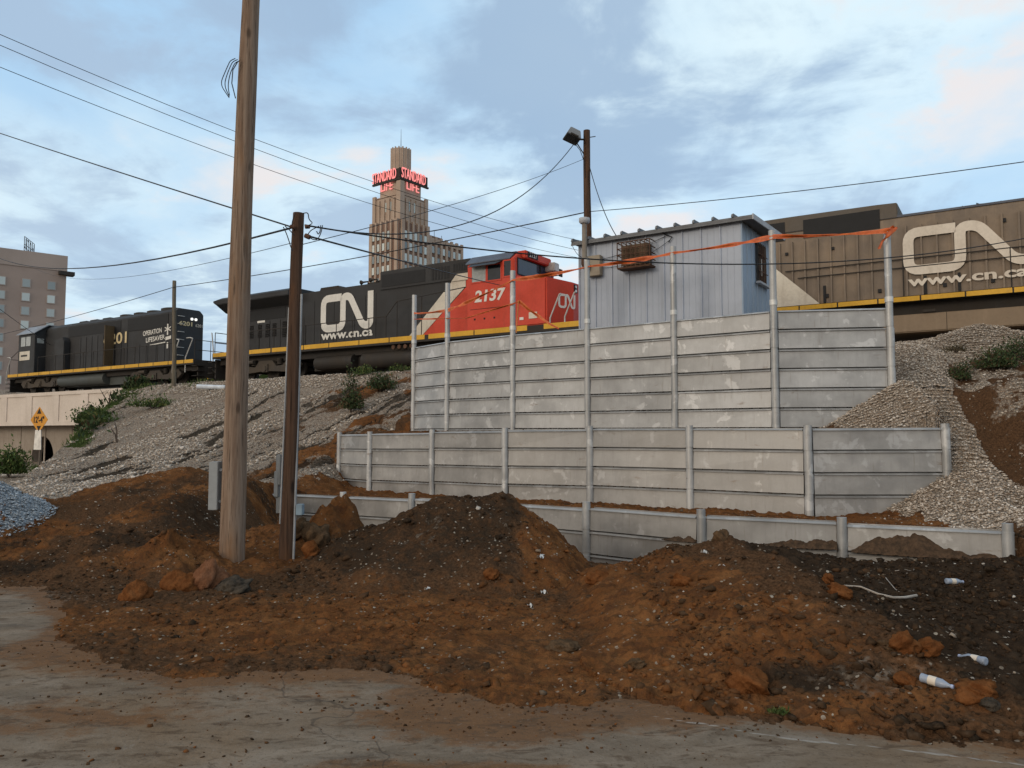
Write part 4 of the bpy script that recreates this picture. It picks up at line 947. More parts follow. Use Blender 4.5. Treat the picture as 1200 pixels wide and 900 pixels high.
g = MB1(); g.box((-19.65, -1.482, Z(6.22)), (-18.35, -1.4715, Z(6.78))); sg = g.build('name_board', M['cream'], c1_)
g = MB1(); g.box((-19.45, -1.486, Z(6.45)), (-18.65, -1.4825, Z(6.56))); g.build('lettering', M['loco_black'], sg)
g = MB1(); g.prism([(-20.85, zs), (-19.86, zs), (-19.86, Z(6.95)), (-20.85, Z(6.82))], 'y', -.85, .85); g.build('nose', M['loco_black'], L1, .04)
g = MB1(); g.box((-20.6, -.862, Z(6.05)), (-20.1, -.8515, Z(6.75))); g.build('nose_door', M['rail_grey'], L1)
stp = MB1(); x = -21.05
while x < -1.6: stp.box((x, -1.508, zs-.16), (min(x+1.28, -1.55), -1.501, zs+.015)); x += 1.34
stp.build('yellow_stripe', M['yellow'], L1)
m = MB1()
for i in range(14):
    x_ = -17.3 + i*1.05; m.tube([(x_, -1.46, zs-.1), (x_, -1.46, zs+.95)], .018, 6)
m.tube([(-17.3, -1.46, zs+.95), (-3.4, -1.46, zs+.95)], .02, 6); m.build('handrail', M['dark_iron'], L1)
m = MB1()
for y_ in (-1.42, -.5, .5, 1.42): m.tube([(-21.05, y_, zs), (-21.05, y_, zs+1.0)], .02, 6); m.tube([(-1.55, y_, zs), (-1.55, y_, zs+1.0)], .02, 6)
m.tube([(-21.05, -1.42, zs+1.0), (-21.05, 1.42, zs+1.0)], .02, 6); m.tube([(-1.55, -1.42, zs+1.0), (-1.55, 1.42, zs+1.0)], .02, 6); m.tube([(-1.55, -1.42, zs+.5), (-1.55, 1.42, zs+.5)], .02, 6)
m.tube([(-21.05, -1.42, zs+1.0), (-19.9, -1.42, zs+1.5)], .02, 6); m.build('end_rail', M['dark_iron'], L1)
for (x_, dx) in ((-3.35, .55), (-2.25, .62), (-21.3, .5)):
    g = MB1(); g.tube([(x_, -1.46, Z(4.75)), (x_, -1.46, Z(5.5)), (x_+dx*.85, -1.46, Z(6.35)), (x_+dx*.9, -1.46, Z(6.45)), (x_+dx*.55, -1.46, Z(6.50)), (x_+dx*.1, -1.46, Z(6.50))], .028, 8); g.build('grab_iron', M['rail_grey'], L1)
truck(L1, 12-17.4, .92, M['truck_iron']); truck(L1, 12-5.2, .92, M['truck_iron'])
g = MB1(); g.cyl((-15.2, -1.0, .62), (-10.2, -1.0, .62), .34, 20); g.box((-14.9, -.9, .25), (-8.4, .9, .85)); g.build('fuel_tank', paint('tank grey', (.055, .065, .065), (.08, .07, .05), .4, .5), L1)
for x_ in (-1.45, -21.15):
    g = MB1()
    for k in range(4): g.box((x_-.2, -1.5, .12+k*.26), (x_+.2, -1.0, .15+k*.26))
    g.build('step', M['dark_iron'], L1)
    g = MB1(); g.box((x_-.04, -1.3, .15), (x_+.04, 1.3, zs-.25)); g.build('pilot', M['dark_iron'], L1)
coupler(L1, 12-1.45, 12-.78, M['dark_iron'])

# --- dusty locomotive on the right
L3 = empty('locomotive', wpos(30), -TH, 'dusty brown locomotive with ribbed sides and large CN lettering right of the shed', 'locomotive', 'locomotives on the embankment')
O3 = (-30, 0, 0)
def MB3(): return MB(O3)
z3 = Z(5.42); YB = -1.40
m = MB3(); m.box((22.4, -1.5, z3-.12), (43, 1.5, z3)); m.box((22.5, -1.1, z3-.45), (42.9, 1.1, z3-.1201)); m.build('frame', M['dark_iron'], L3)
m = MB3(); m.box((25.2, YB, z3), (42, 1.40, Z(7.70))); b3 = m.build('hood', M['loco_dust'], L3, .04)
m = MB3(); m.box((25.2, YB+.004, Z(7.701)), (42, 1.39, Z(7.76))); m.build('roof_edge', M['roof_blue'], L3)
m = MB3(); m.prism([(25.2, Z(7.69)), (30.45, Z(7.69)), (30.45, Z(8.12)), (29.9, Z(8.14)), (27.6, Z(8.16)), (25.2, Z(8.16))], 'y', YB-.004, 1.41); m.build('radiator', M['loco_dustroof'], L3, .02)
g = MB3(); g.box((27.93, YB-.02, Z(7.45)), (30.0, YB-.0055, Z(8.0))); g.box((26.4, YB-.02, Z(7.45)), (27.4, YB-.0055, Z(8.02))); g.build('intake_grille', M['black'], L3)
rb = MB3()
for x_ in [26.5+k*.36 for k in range(11)]: rb.box((x_, YB-.07, z3+.03), (x_+.045, YB-.0005, Z(7.38)))
for x_ in [30.62+k*.375 for k in range(30)]: rb.box((x_, YB-.07, z3+.03), (x_+.045, YB-.0005, Z(7.42)))
rb.build('rib', M['loco_dust'], L3)
LT = [(x_, .09, 7.18, 7.28) for x_ in (30.78, 31.9, 32.9, 34.2)] + [(x_, .09, 5.62, 5.72) for x_ in (27.2, 28.5, 29.9, 31.5, 32.6, 33.9)] + [(x_+.2, .08, 7.0, 7.08) for x_ in (27.2, 28.5, 29.9)]
LT += [(x_, .07, 5.46, 5.97) for x_ in (28.45, 31.05, 31.85, 33.4)]
for (x_, w_, za, zb) in LT:
    rb = MB3(); rb.box((x_, YB-.05, Z(za)), (x_+w_, YB-.001, Z(zb))); rb.build('latch', M['black'], L3)
panel('cream_band', [(-4.6, z3+.03), (-1.65, z3+.03), (-3.9, Z(7.60)), (-4.6, Z(7.60))], YB-.075, M['cream'], L3, .004)
cn(L3, 30.57-30, 33.75-30, Z(6.06), Z(7.28), YB-.072, M['mark2'], .265, .28)
text('web_address', 'www.cn.ca', .4, M['mark2'], L3, (30.66-30, YB-.076, Z(5.70)), width=2.78, height=.20, bold=.012)
st = MB3(); x = 22.5
while x < 42.5: st.box((x, -1.508, z3-.12), (x+1.02, -1.501, z3+.01)); x += 1.06
st.build('yellow_stripe', M['yellow'], L3)
for k in range(2):
    m = MB3(); zz_ = (6.50, 6.26)[k]
    m.tube([(27.4 + .35*k, -1.47, Z(zz_)), (42, -1.47, Z(zz_ - .06))], .017, 6); m.build('handrail', M['dark_iron'], L3)
for x_ in (30.55, 33.05, 35.5, 38):
    m = MB3(); m.tube([(x_, -1.47, z3), (x_, -1.47, Z(6.5))], .016, 6); m.build('stanchion', M['dark_iron'], L3)
horn(L3, 32.45-30, -.4, Z(7.96), M['dark_iron'], .62)
m = MB3(); m.box((29.6, -1.36, .30), (37.5, 1.36, .80)); m.build('fuel_tank', M['tank_tan'], L3, .03)
m = MB3()
for x_ in (31.55, 33.3): m.box((x_, -1.368, .31), (x_+.012, -1.3605, .79))
m.box((31.0, -1.40, .83), (31.3, -1.30, .90)); m.build('tank_seam', M['dark_iron'], L3)
truck(L3, 30-30-4.4+.6-.4, .85, M['truck_iron']); truck(L3, 40-30, .85, M['truck_iron'])
# front end, hidden in the photograph by the shed
m = MB3(); m.box((23.4, -1.45, z3), (25.15, 1.45, Z(8.1))); m.build('cab', M['loco_red'], L3, .04)
m = MB3(); m.box((22.5, -1.3, z3), (23.38, 1.3, Z(7.1))); m.build('nose', M['loco_red'], L3, .05)

# --- track
sl_ = MB(); 
for w in (-.72, .72): sl_.prism([(w-.07, -.16), (w+.07, -.16), (w+.07, -.14), (w+.02, -.12), (w+.02, -.045), (w+.036, -.03), (w+.036, 0), (w-.036, 0), (w-.036, -.03), (w-.02, -.045), (w-.02, -.12), (w-.07, -.14)], 'x', -60, 50)
ro = sl_.build('rails', M['rust']); ro.location = wpos(0); ro.rotation_euler = (0, 0, -TH); tag(ro, kind='structure')
ti = MB()
for i in range(190):
    x = -60 + i*.58; ti.box((x, -1.3, -.33), (x+.24, 1.3, -.165))
to = ti.build('sleepers', paint('sleeper wood', (.06, .042, .03), (.1, .08, .06), .4, .9)); to.location = wpos(0); to.rotation_euler = (0, 0, -TH); tag(to, kind='structure')

# ------------------------------------------------------------------ poles
def wood(name, c1, c2, crack, knots=True):
    t = NT(name); p = t.obj()
    g = t.noise(t.scale(p, (9, 9, .35)), 2.2, 7, .7, .4); f = t.noise(t.scale(p, (34, 34, .8)), 2, 5, .65); b = t.noise(t.scale(p, (1, 1, .3)), 2.2, 4, .6)
    col = t.mix(t.ss(g, .3, .7), c1, c2); col = t.mix(t.math('MULTIPLY', t.ss(b, .5, .72), .7), col, crack[1])
    cr = t.ss(f, .57, .66); col = t.mix(t.math('MULTIPLY', cr, .75), col, crack[0])
    kn = t.voro(t.scale(p, (1.6, 1.6, .6)), 1.9, 'Distance'); col = t.mix(t.math('MULTIPLY', t.ss(kn, .06, .13, 1, 0), .75), col, crack[0])
    t.bump(t.math('SUBTRACT', g, t.math('MULTIPLY', cr, .8)), .6, .02)
    return t.out(col, .85, 0, .2)
M['wood_grey'] = wood('weathered pole wood', (.155, .098, .066), (.290, .212, .155), ((.05, .033, .023), (.23, .115, .048)))
M['wood_brown'] = wood('creosoted pole wood', (.050, .028, .018), (.105, .060, .038), ((.018, .012, .009), (.14, .065, .03)))
M['wood_old'] = wood('old post wood', (.10, .085, .06), (.20, .17, .13), ((.04, .03, .02), (.12, .09, .06)))
M['conduit'] = flat('grey conduit', (.30, .31, .32), .5, .2)
M['cable'] = flat('black cable', (.010, .010, .011), .6)
M['steelbox'] = paint('grey enclosure', (.27, .285, .29), (.18, .15, .11), .35, .5)

def pole(name, base, top, r0, r1, mat, label, cat='utility pole', n=22):
    root = empty(name, base, 0, label, cat); d = Vector(top) - Vector(base); m = MB(); pts = []; rr = []
    for i in range(19):
        k = i/18; q = d*k + Vector((.012*math.sin(k*7 + r0*50), .012*math.cos(k*5), 0)); pts.append(q); rr.append((r0 + (r1-r0)*k)*(1 + .02*math.sin(k*23)))
    pts[0] = pts[0] - Vector((0, 0, .6)); m.tube(pts, rr, n); m.build('shaft', mat, root, 0)
    return root
b1 = at(270, 655, 10.0); t1 = at(294, 0, 10.0); d1 = (t1 - b1)
P1 = pole('utility_pole', (b1.x, b1.y, 0.0), tuple(b1 + d1*1.35), .158, .098, M['wood_grey'], 'tall bare wooden pole nearest the street, its top beyond the frame')
x_, y_ = b1.x - .235, b1.y - .02
g = MB((-b1.x, -b1.y, 0)); z0, z1 = at(253, 597, 10).z, at(253, 541, 10).z; g.box((at(247, 570, 10).x, y_-.06, z0), (at(257.5, 570, 10).x, y_+.10, z1)); bx = g.build('enclosure', M['steelbox'], P1, .006)
q = MB((-b1.x, -b1.y, 0)); q.box((at(257.6, 570, 10).x, y_-.01, z1-.12), (b1.x-.12, y_+.03, z1-.09)); q.box((at(257.6, 570, 10).x, y_-.01, z0+.09), (b1.x-.12, y_+.03, z0+.12)); q.build('bracket', M['conduit'], bx)
g = MB((-b1.x, -b1.y, 0)); c0 = at(279, 90, 9.86)
for k in range(3):
    o = Vector((-.02*k, -.03*k, 0)); g.tube(fillet([c0 + o + Vector(v) for v in ((.02, 0, .22), (-.04, -.02, .18), (-.10, -.03, .02), (-.12-.02*k, -.03, -.14), (-.10+.03*k, -.02, -.26-.03*k))], .09), .006, 5)
g.tube([c0 + Vector(v) for v in ((.0, -.02, .20), (-.06, -.03, .08), (-.07, -.03, -.10), (-.02, -.02, -.30))], .007, 5)
g.build('wire_end', M['cable'], P1)

b2 = at(336, 655, 10.3); t2 = at(350.5, 250, 10.3)
P2 = pole('utility_pole', (b2.x, b2.y, .0), tuple(t2), .100, .076, M['wood_brown'], 'short dark brown pole carrying the cables, right of the tall pole')
o2 = (-b2.x, -b2.y, 0); dir2 = (t2 - b2)
def on2(k, dx=0, dy=0): v = b2 + dir2*k; return v + Vector((dx, dy, 0))
g = MB(o2); g.tube([on2(-.02, .098, -.03), on2(.3, .092, -.03), on2(.76, .080, -.03)], .017, 8); g.tube([on2(.1, -.094, -.04), on2(.5, -.084, -.04), on2(.72, -.078, -.04)], .013, 8); g.build('conduit', M['conduit'], P2)
g = MB(o2); c0 = at(327.5, 566, 10.4)
g.box(tuple(c0 + Vector((-.035, -.06, -.02))), tuple(c0 + Vector((.025, .05, .38)))); g.box(tuple(c0 + Vector((-.055, -.07, -.18))), tuple(c0 + Vector((.0, .05, .16)))); g.box(tuple(c0 + Vector((-.03, -.04, -.40))), tuple(c0 + Vector((.03, .04, -.181))))
g.build('meter_cabinet', M['steelbox'], P2, .006)
g = MB(o2); c0 = at(350.5, 597, 10.2); g.box(tuple(c0 + Vector((-.03, -.05, -.07))), tuple(c0 + Vector((.055, .06, .07)))); g.build('junction_box', flat('blue grey box', (.20, .27, .32), .5), P2, .006)
g = MB(o2); A = at(352, 268, 10.2)
for k in (-1, 1): g.tube([A + Vector((k*.075, -.02, .02)), A + Vector((k*.13, -.03, .02))], .028, 8)
g.tube([A + Vector((.075, -.03, -.10)), A + Vector((.14, -.04, -.13))], .032, 8); g.build('insulator', M['rust'], P2)
g = MB(o2)
def lp(*pts): g.tube(fillet([at(a, b, 10.15) for a, b in pts], .05), .007, 5)
lp((332,266),(335,272),(338,280),(341,290),(343,294)); lp((334,265),(340,270),(345,276)); lp((355,250),(361,249),(362,257),(366,261)); lp((346,250),(343,258),(342,264))
lp((361,277),(367,281),(372,281),(376,274),(378,264)); lp((371,271),(373,275),(375,272),(376,264)); lp((358,268),(362,264),(366,262)); lp((360,276),(364,270),(374,265))
g.build('wire_loop', M['cable'], P2)

p3x, p3y = hit(204, 452); t3 = at(204.5, 329, p3y)
P3 = pole('wooden_post', (p3x, p3y, topz(p3x, p3y)-.1), tuple(t3), .10, .085, M['wood_old'], 'thin weathered post at the crest beside the black locomotive 6201', 'post')
f0 = at(690, 300, 21.3); f1 = at(687.5, 153, 21.3)
P4 = pole('light_pole', (f0.x, f0.y, 3.9), tuple(f1), .115, .095, M['wood_brown'], 'brown wooden pole with a floodlight rising behind the shed', 'light pole')
o4 = (-f0.x, -f0.y, -3.9)
g = MB(o4); g.tube([f1 + Vector((-.05, -.05, -.28)), f1 + Vector((-.30, -.12, -.30))], .028, 8); g.tube([f1 + Vector((-.06, -.05, -.75)), f1 + Vector((-.32, -.12, -.36))], .016, 6); g.tube([f1 + Vector((.05, 0, -.2)), f1 + Vector((.25, 0, -.17))], .012, 6); g.build('bracket', M['dark_iron'], P4)
fl = MB(); fl.add([(-.22,-.20,-.16), (.22,-.20,-.16), (.22,.20,-.16), (-.22,.20,-.16), (-.15,-.13,.14), (.15,-.13,.14), (.15,.13,.14), (-.15,.13,.14)], [(0,3,2,1),(4,5,6,7),(0,1,5,4),(1,2,6,5),(2,3,7,6),(3,0,4,7)])
fo = fl.build('floodlight', paint('lamp housing', (.20, .21, .22), (.1, .08, .06), .4, .5), P4, .015); fo.location = f1 + Vector((-.40, -.14, -.18)) - Vector((f0.x, f0.y, 3.9)); fo.rotation_euler = (math.radians(-12), math.radians(20), math.radians(15))
fg = MB(); fg.box((-.19, -.17, -.172), (.19, .17, -.1605)); fg.build('lens', M['glass'], fo)
fg = MB(); fg.box((-.12, -.225, -.165), (.12, -.2005, -.12)); fg.build('hinge', M['dark_iron'], fo)
g = MB(o4); g.tube([f1 + Vector((-.38, -.12, -.38)), f1 + Vector((-.20, -.12, -.62)), f1 + Vector((-.08, -.10, -.95)), f1 + Vector((-.06, -.10, -1.4))], .010, 5); g.build('lamp_cable', M['cable'], P4)

# ------------------------------------------------------------------ overhead cables
def cable(a, b, sagz, label, r=.012, n=30, cat='cable', group='overhead cables', k0=0.0, k1=1.0):
    a, b = Vector(a), Vector(b); m = MB(); pts = []
    for i in range(n + 1):
        k = k0 + (k1 - k0)*i/n; pts.append(a + (b - a)*k - Vector((0, 0, 4*sagz*k*(1-k))))
    m.tube(pts, r, 6, False); return tag(m.build('overhead_cable', M['cable'], None), label, cat, group)
A2 = at(345, 267, 10.25); A3 = at(357, 264, 10.25)
cable(at(-60, 136, 21), A2, .02, 'straight cable running down from the left edge to the short brown pole', .012, k0=-.7)
cable(at(-40, 278, 40), A2 + Vector((0, 0, .01)), 1.05, 'deeply sagging cable crossing the hotel top to the short brown pole', .014, k0=-.15)
cable(at(40, 314, 40), A2 + Vector((0, 0, -.2)), .55, 'faint thin cable just under the sagging one, left of the short brown pole', .0045)
cable(A3, at(1260, 266, 16), .66, 'long cable from the short brown pole crossing in front of the shed wall', .011, 50, k1=1.25)
cable(A3 + Vector((.02, 0, -.14)), at(640, 344, 46), .10, 'cable falling from the short brown pole behind the red cabbed locomotive', .014)
F4 = f1 + Vector((-.33, -.13, -.38))
cable(A3 + Vector((0, .02, .01)), F4, .98, 'slack cable swooping from the short brown pole up to the floodlight', .011)
cable(at(352, 287, 10.25), f1 + Vector((-.08, -.09, -.85)), .12, 'thin taut cable from the short brown pole to the floodlight pole', .006)
T3 = t3 + Vector((0, -.1, -.33)); F5 = at(690, 248, 21.2)
cable(T3, F5, .15, 'taut cable from the thin weathered post to the floodlight pole', .016)
cable(F5, at(1260, 181, 15), .10, 'cable rising from the floodlight pole to the upper right edge', .010, k1=2.2)
cable(T3, at(-10, 394, 62), .15, 'cable from the thin weathered post down toward the hotel', .016)
cable(at(-80, 300, 30), at(60, 405, 48), .1, 'short dark cable slanting down across the hotel front', .014, k0=-.6)
cable(f1 + Vector((.08, -.05, -1.1)), Vector((SH.x + 1.0, SH.y + .2, SH.z + 2.62)), .22, 'slack wire from the floodlight pole down to the shed roof', .012)
for (p, q, s, r, l) in (((-60, 14), (720, 290), 1.65, .020, 'highest of the thin far cables slanting past the tower'), ((-60, 27), (710, 300), 1.5, .020, 'middle of the thin far cables slanting past the tower'), ((-60, 54), (700, 306), 1.5, .020, 'lowest of the thin far cables slanting past the tower')):
    cable(at(*p, 42), at(*q, 84), s, l, r, k0=-.35, k1=1.3)

# ------------------------------------------------------------------ orange tape on the tall posts
t = NT('orange tape'); n_ = t.noise(t.obj(), 9, 4)
M['tape'] = t.out(t.mix(t.ss(n_, .3, .7), (.42, .075, .015), (.66, .15, .035)), .45, 0, .4)
def tape(keys, label, wd=.055, sg=.05):
    pts = []
    K3 = [at(px, py, Y) for px, py, Y in keys]
    for i in range(len(K3)-1):
        n = max(8, int((K3[i+1]-K3[i]).length/.07))
        for k in range(n): q = k/n; pts.append(K3[i].lerp(K3[i+1], q) - Vector((0, 0, 4*sg*q*(1-q))))
    pts.append(K3[-1]); vs = []; fs = []; ph = random.uniform(0, 6)
    for i, p in enumerate(pts):
        d = (pts[min(i+1, len(pts)-1)] - pts[max(i-1, 0)]).normalized(); s = d.cross(Vector((0, 0, 1))).normalized(); u_ = s.cross(d)
        a = 1.5 + .6*math.sin(i*.23 + ph) + .35*math.sin(i*.71); w0 = wd*(.75 + .35*math.sin(i*.17 + ph*2))
        e = s*math.cos(a) + u_*math.sin(a); f = s*math.sin(a)*-1 + u_*math.cos(a)
        for k, o in ((-1, 0), (-.3, .018), (.35, -.012), (1, .006)): vs.append(p + e*w0*k + f*o)
    for i in range(len(pts)-1):
        for j in range(3): fs.append((i*4+j, (i+1)*4+j, (i+1)*4+j+1, i*4+j+1))
    m = MB(); m.add(vs, fs, True); o = m.build('warning_tape', M['tape']); return tag(o, label, 'tape')
YU = [p[1] - .12 for p in UP]
tape([(485,367,YU[0]),(526,363,YU[1]),(601,328,YU[2]),(691,312,YU[3]),(791,296,YU[4]),(907,277,YU[5]),(1043,270,YU[6])], 'long orange tape strung over the tall posts of the highest wall', .05, .03)
tape([(1043,270,YU[6]-.02),(1049,266,YU[6]-.05),(1040,276,YU[6]-.08),(1034,283,YU[6]-.07),(1030,292,YU[6]-.05)], 'loose knotted end of orange tape dangling from the rightmost tall post', .05, 0)
tape([(485,374,YU[0]-.01),(545,373,19.2),(601,356,YU[2]-.01),(608,353,18.2)], 'lower orange tape between the three leftmost tall posts', .022, .0)
tape([(608,353,18.2),(632,371,17.9),(655,385,17.6)], 'short orange tape slanting down to the wall top under the red cab', .045, .02)
sk = MB(); a = at(607.5, 352, 18.2); sk.tube([a, at(605, 390, 18.2)], .014, 6); tag(sk.build('stake', flat('orange stake', (.55, .20, .05), .6)), 'thin orange stake beside the third tall post', 'stake')

# ------------------------------------------------------------------ bridge over the side street
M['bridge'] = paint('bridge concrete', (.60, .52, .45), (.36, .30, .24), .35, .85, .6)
M['bridge_shaded'] = paint('shaded underpass concrete', (.34, .29, .24), (.16, .12, .09), .5, .9, .6)  # darker copy of the bridge concrete, underpass shade put into its colour
BR = empty('bridge', wpos(-20, 0, 0), -TH, 'pale concrete railway bridge with recessed panels at the left edge', 'bridge')
OB = (20, 0, 0); W = -2.05
g = MB(OB); g.box((-34, W, 2.12), (-3.2, W+.5, 4.02)); g.box((-34, W-.06, 3.86), (-3.2, W-.001, 4.06)); g.box((-34, W-.05, 2.10), (-3.2, W-.001, 2.34))
x = -33.0
while x < -4.2: g.box((x, W-.05, 2.3401), (x+.75, W-.001, 3.8599)); x += 3.15
g.build('parapet', M['bridge'], BR)
g = MB(OB); g.box((-34, W+.501, 3.3), (-3.2, 2.6, 3.7)); g.box((-34, 2.6, 2.1), (-3.2, 3.1, 4.0)); g.box((-34, W+.501, 3.7005), (-3.2, 2.599, 3.975)); g.box((-34, W+.501, 2.2), (-3.2, -.8, 3.29)); g.build('deck', M['bridge_shaded'], BR)
ar = MB(OB); tc_ = -17.5; R_ = 1.35; zc_ = .10
pl_ = [(-34, -1.1), (tc_-R_, -1.1)] + [(tc_ - R_*math.cos(a), zc_ + R_*math.sin(a)) for a in [PI*k/14 for k in range(15)]] + [(tc_+R_, -1.1), (-3.5, -1.1), (-3.5, 2.2), (-34, 2.2)]
ar.prism(pl_, 'y', -.9, -.3); ar.build('pier_wall', M['bridge_shaded'], BR)
g = MB(OB); g.box((-34, 1.2, -1.1), (-3.5, 1.6, 2.2)); g.build('back_wall', flat('underpass shade', (.10, .085, .07), .9), BR)  # dark colour paints the shade seen through the arch
g = MB(OB)
for k in range(6): g.box((-26.6+k*3.1, -.94, -1), (-26.45+k*3.1, -.901, 2.1))
g.build('joint', M['bridge_shaded'], BR)

# clearance sign
sp_ = at(46, 492, 30.5); sx, sy = sp_.x, sp_.y; gz = topz(sx, sy)
SG = empty('road_sign', (sx, sy, gz), math.radians(-24), 'orange yellow diamond clearance sign on a post before the bridge', 'road sign')
zc = sp_.z - gz
g = MB(); g.box((.035, .01, -.3), (.085, .06, zc+.3)); g.build('post', paint('sign post', (.12, .10, .08), (.1, .06, .03), .5, .7), SG)
g = MB(); g.prism([(0, zc-.52), (.52, zc), (0, zc+.52), (-.52, zc)], 'y', -.008, .004); pn = g.build('sign_panel', paint('sign yellow', (.62, .27, .02), (.25, .1, .03), .4, .5), SG)
text('lettering', "12'-4\"", .3, M['black'], pn, (-.31, -.010, zc-.12), width=.62, height=.26, bold=.01)
for s in (1, -1):
    g = MB(); g.prism([(-.13, zc+s*.24), (.13, zc+s*.24), (0, zc+s*.46)], 'y', -.012, -.0085); g.build('arrow', M['black'], pn)
g = MB(); g.add([(-.26, -.012, zc-1.18), (.18, -.012, zc-1.18), (.14, -.012, zc-.40), (-.20, -.012, zc-.40), (-.26, .004, zc-1.18), (.18, .004, zc-1.18), (.14, .004, zc-.40), (-.20, .004, zc-.40)], [(0,1,2,3),(5,4,7,6),(4,0,3,7),(1,5,6,2),(3,2,6,7),(4,5,1,0)]); g.build('lower_plate', flat('white plate', (.70, .66, .60), .6), SG)

# ------------------------------------------------------------------ buildings beyond
M['brick'] = paint('brown brick', (.32, .248, .21), (.13, .09, .07), .35, .9, .12, streak=False)
M['brick_top'] = paint('pale brick band', (.36, .29, .25), (.15, .11, .09), .3, .9, .12, streak=False)
M['tower'] = paint('tower stone', (.39, .30, .235), (.26, .17, .115), .45, .9, .25)
M['tower_dark'] = paint('tower brick infill', (.20, .125, .095), (.10, .06, .045), .4, .9, .25)
t = NT('window glass'); r_ = t.n('ShaderNodeObjectInfo').outputs['Random']; M['win'] = t.out(t.mix(t.ss(r_, .1, .8), (.16, .19, .20), (.52, .57, .55)), .25, 0, .5)
M['neon'] = flat('red neon', (.7, .05, .04), .5, 0, (1.0, .36, .34), .85)
hx = at(75, 400, 150); HO = empty('hotel', (hx.x, hx.y, 0), math.radians(40), 'brown brick high-rise with pale square windows at the left edge', 'building')
HT = 1.7 + (506.6 - 298)/900*150
g = MB(); g.box((-46, 0, 0), (0, 26, HT - 3.1)); g.build('wall', M['brick'], HO)
g = MB(); g.box((-46, -.12, HT-3.09), (.12, 26, HT)); g.build('parapet', M['brick_top'], HO)
g = MB(); g.box((-1.4, -1.0, HT-3.9), (1.3, 1.0, HT-3.2)); g.build('ledge', M['dark_iron'], HO)
g = MB(); g.box((-1.8, -.9, HT-15.4), (.9, -.01, HT-14.9)); g.build('balcony', M['brick_top'], HO)
for r in range(11):
    zz_ = HT - 7.1 - r*2.68
    for c, xx in enumerate((-2.5, -6.7, -10.7, -14.7, -18.7)):
        g = MB(); g.box((xx-.78, -.10, zz_), (xx+.78, -.001, zz_+1.75)); wo = g.build('window', M['brick_top'], HO)
        g = MB(); g.box((xx-.62, -.14, zz_+.14), (xx+.62, -.1005, zz_+1.62)); g.build('pane', M['win'], wo)
g = MB(); RS0 = at(40, 292, 146); 
for k in range(6): g.tube([(-7.0+k*.5, 2+k*1.2, HT), (-7.0+k*.5, 2+k*1.2, HT+3.2)], .06, 5); g.tube([(-7.0+k*.5, 2+k*1.2, HT+1.2), (-6.4+k*.5, 1.8+k*1.2, HT)], .05, 5)
for z_ in (.5, 1.7, 3.2): g.tube([(-7.0, 2, HT+z_), (-4.5, 8, HT+z_)], .06, 5)
rs_ = g.build('roof_sign', M['dark_iron'], HO)
lt = text('lettering', 'HOTEL', 1, M['dark_iron'], rs_, (-4.6, 7.9, HT+1.1), width=6.2, height=1.9, rot=(PI/2, 0, PI + math.atan2(6, 2.5)), bold=.0)

YT = 195.0; tx = at(466, 300, YT)
TW = empty('tower', (tx.x, tx.y + 4, 0), math.radians(53.0), 'tan stepped art deco tower with red STANDARD LIFE letters', 'building')
zt = lambda y: 1.7 + (506.6 - y)/900*(YT + 2)
a1_ = 10.2
g = MB(); g.box((-a1_/2+.5, -a1_/2+.5, 0), (a1_/2-.5, a1_/2-.5, zt(229))); g.box((-a1_/2-.6, -a1_/2-.3, 0), (a1_/2-.4, a1_/2+.6, zt(262))); g.build('wall', M['tower_dark'], TW)
g = MB(); h = a1_/2
for k in range(6):
    c = -h + .5 + k*(a1_-1.0)/5; wd = .55 if k in (0, 5) else .30
    g.box((c-wd, -h-.05, 0), (c+wd, -h+.52, zt(226 if k in (0, 5) else 232))); g.box((-h-.06, c-wd, 0), (-h+.52, c+wd, zt(226 if k in (0, 5) else 232)))
    g.box((c-wd*.9, -h-.75, 0), (c+wd*.9, -h-.05, zt(259.5))); g.box((-h-1.05, c-wd*.9, 0), (-h-.05, c+wd*.9, zt(259.5)))
g.box((-h-.3, -h-.3, 0), (-h+1.2, -h+1.2, zt(214)))
g.box((-h+.3, -h+.3, zt(229)), (h-.3, h-.3, zt(228)))
g.build('pier', M['tower'], TW)
up_ = MB(); up_.box((-h+.3, -h+.28, zt(262)), (h-.3, h-.3, zt(230))); up_.build('upper_wall', M['tower'], TW)
c_ = 3.75; g = MB(); g.box((-c_, -c_, zt(230)), (c_, c_, zt(199))); g.build('sign_block', M['tower'], TW)
g = MB()
ro_ = 2.62
pg = []
for k in range(16):
    a = 2*PI*k/16; pg.append((ro_*math.cos(a), ro_*math.sin(a)))
g.prism(pg, 'z', zt(202), zt(167))
for k in range(16):
    a = 2*PI*(k+.5)/16; g.tube([(2.55*math.cos(a), 2.55*math.sin(a), zt(202)), (2.55*math.cos(a), 2.55*math.sin(a), zt(165.5))], .20, 6)
dr = g.build('drum', M['tower'], TW)
g = MB(); g.tube([(0, 0, zt(167)), (0, 0, zt(140))], [.10, .03], 5); g.build('mast', M['dark_iron'], dr)
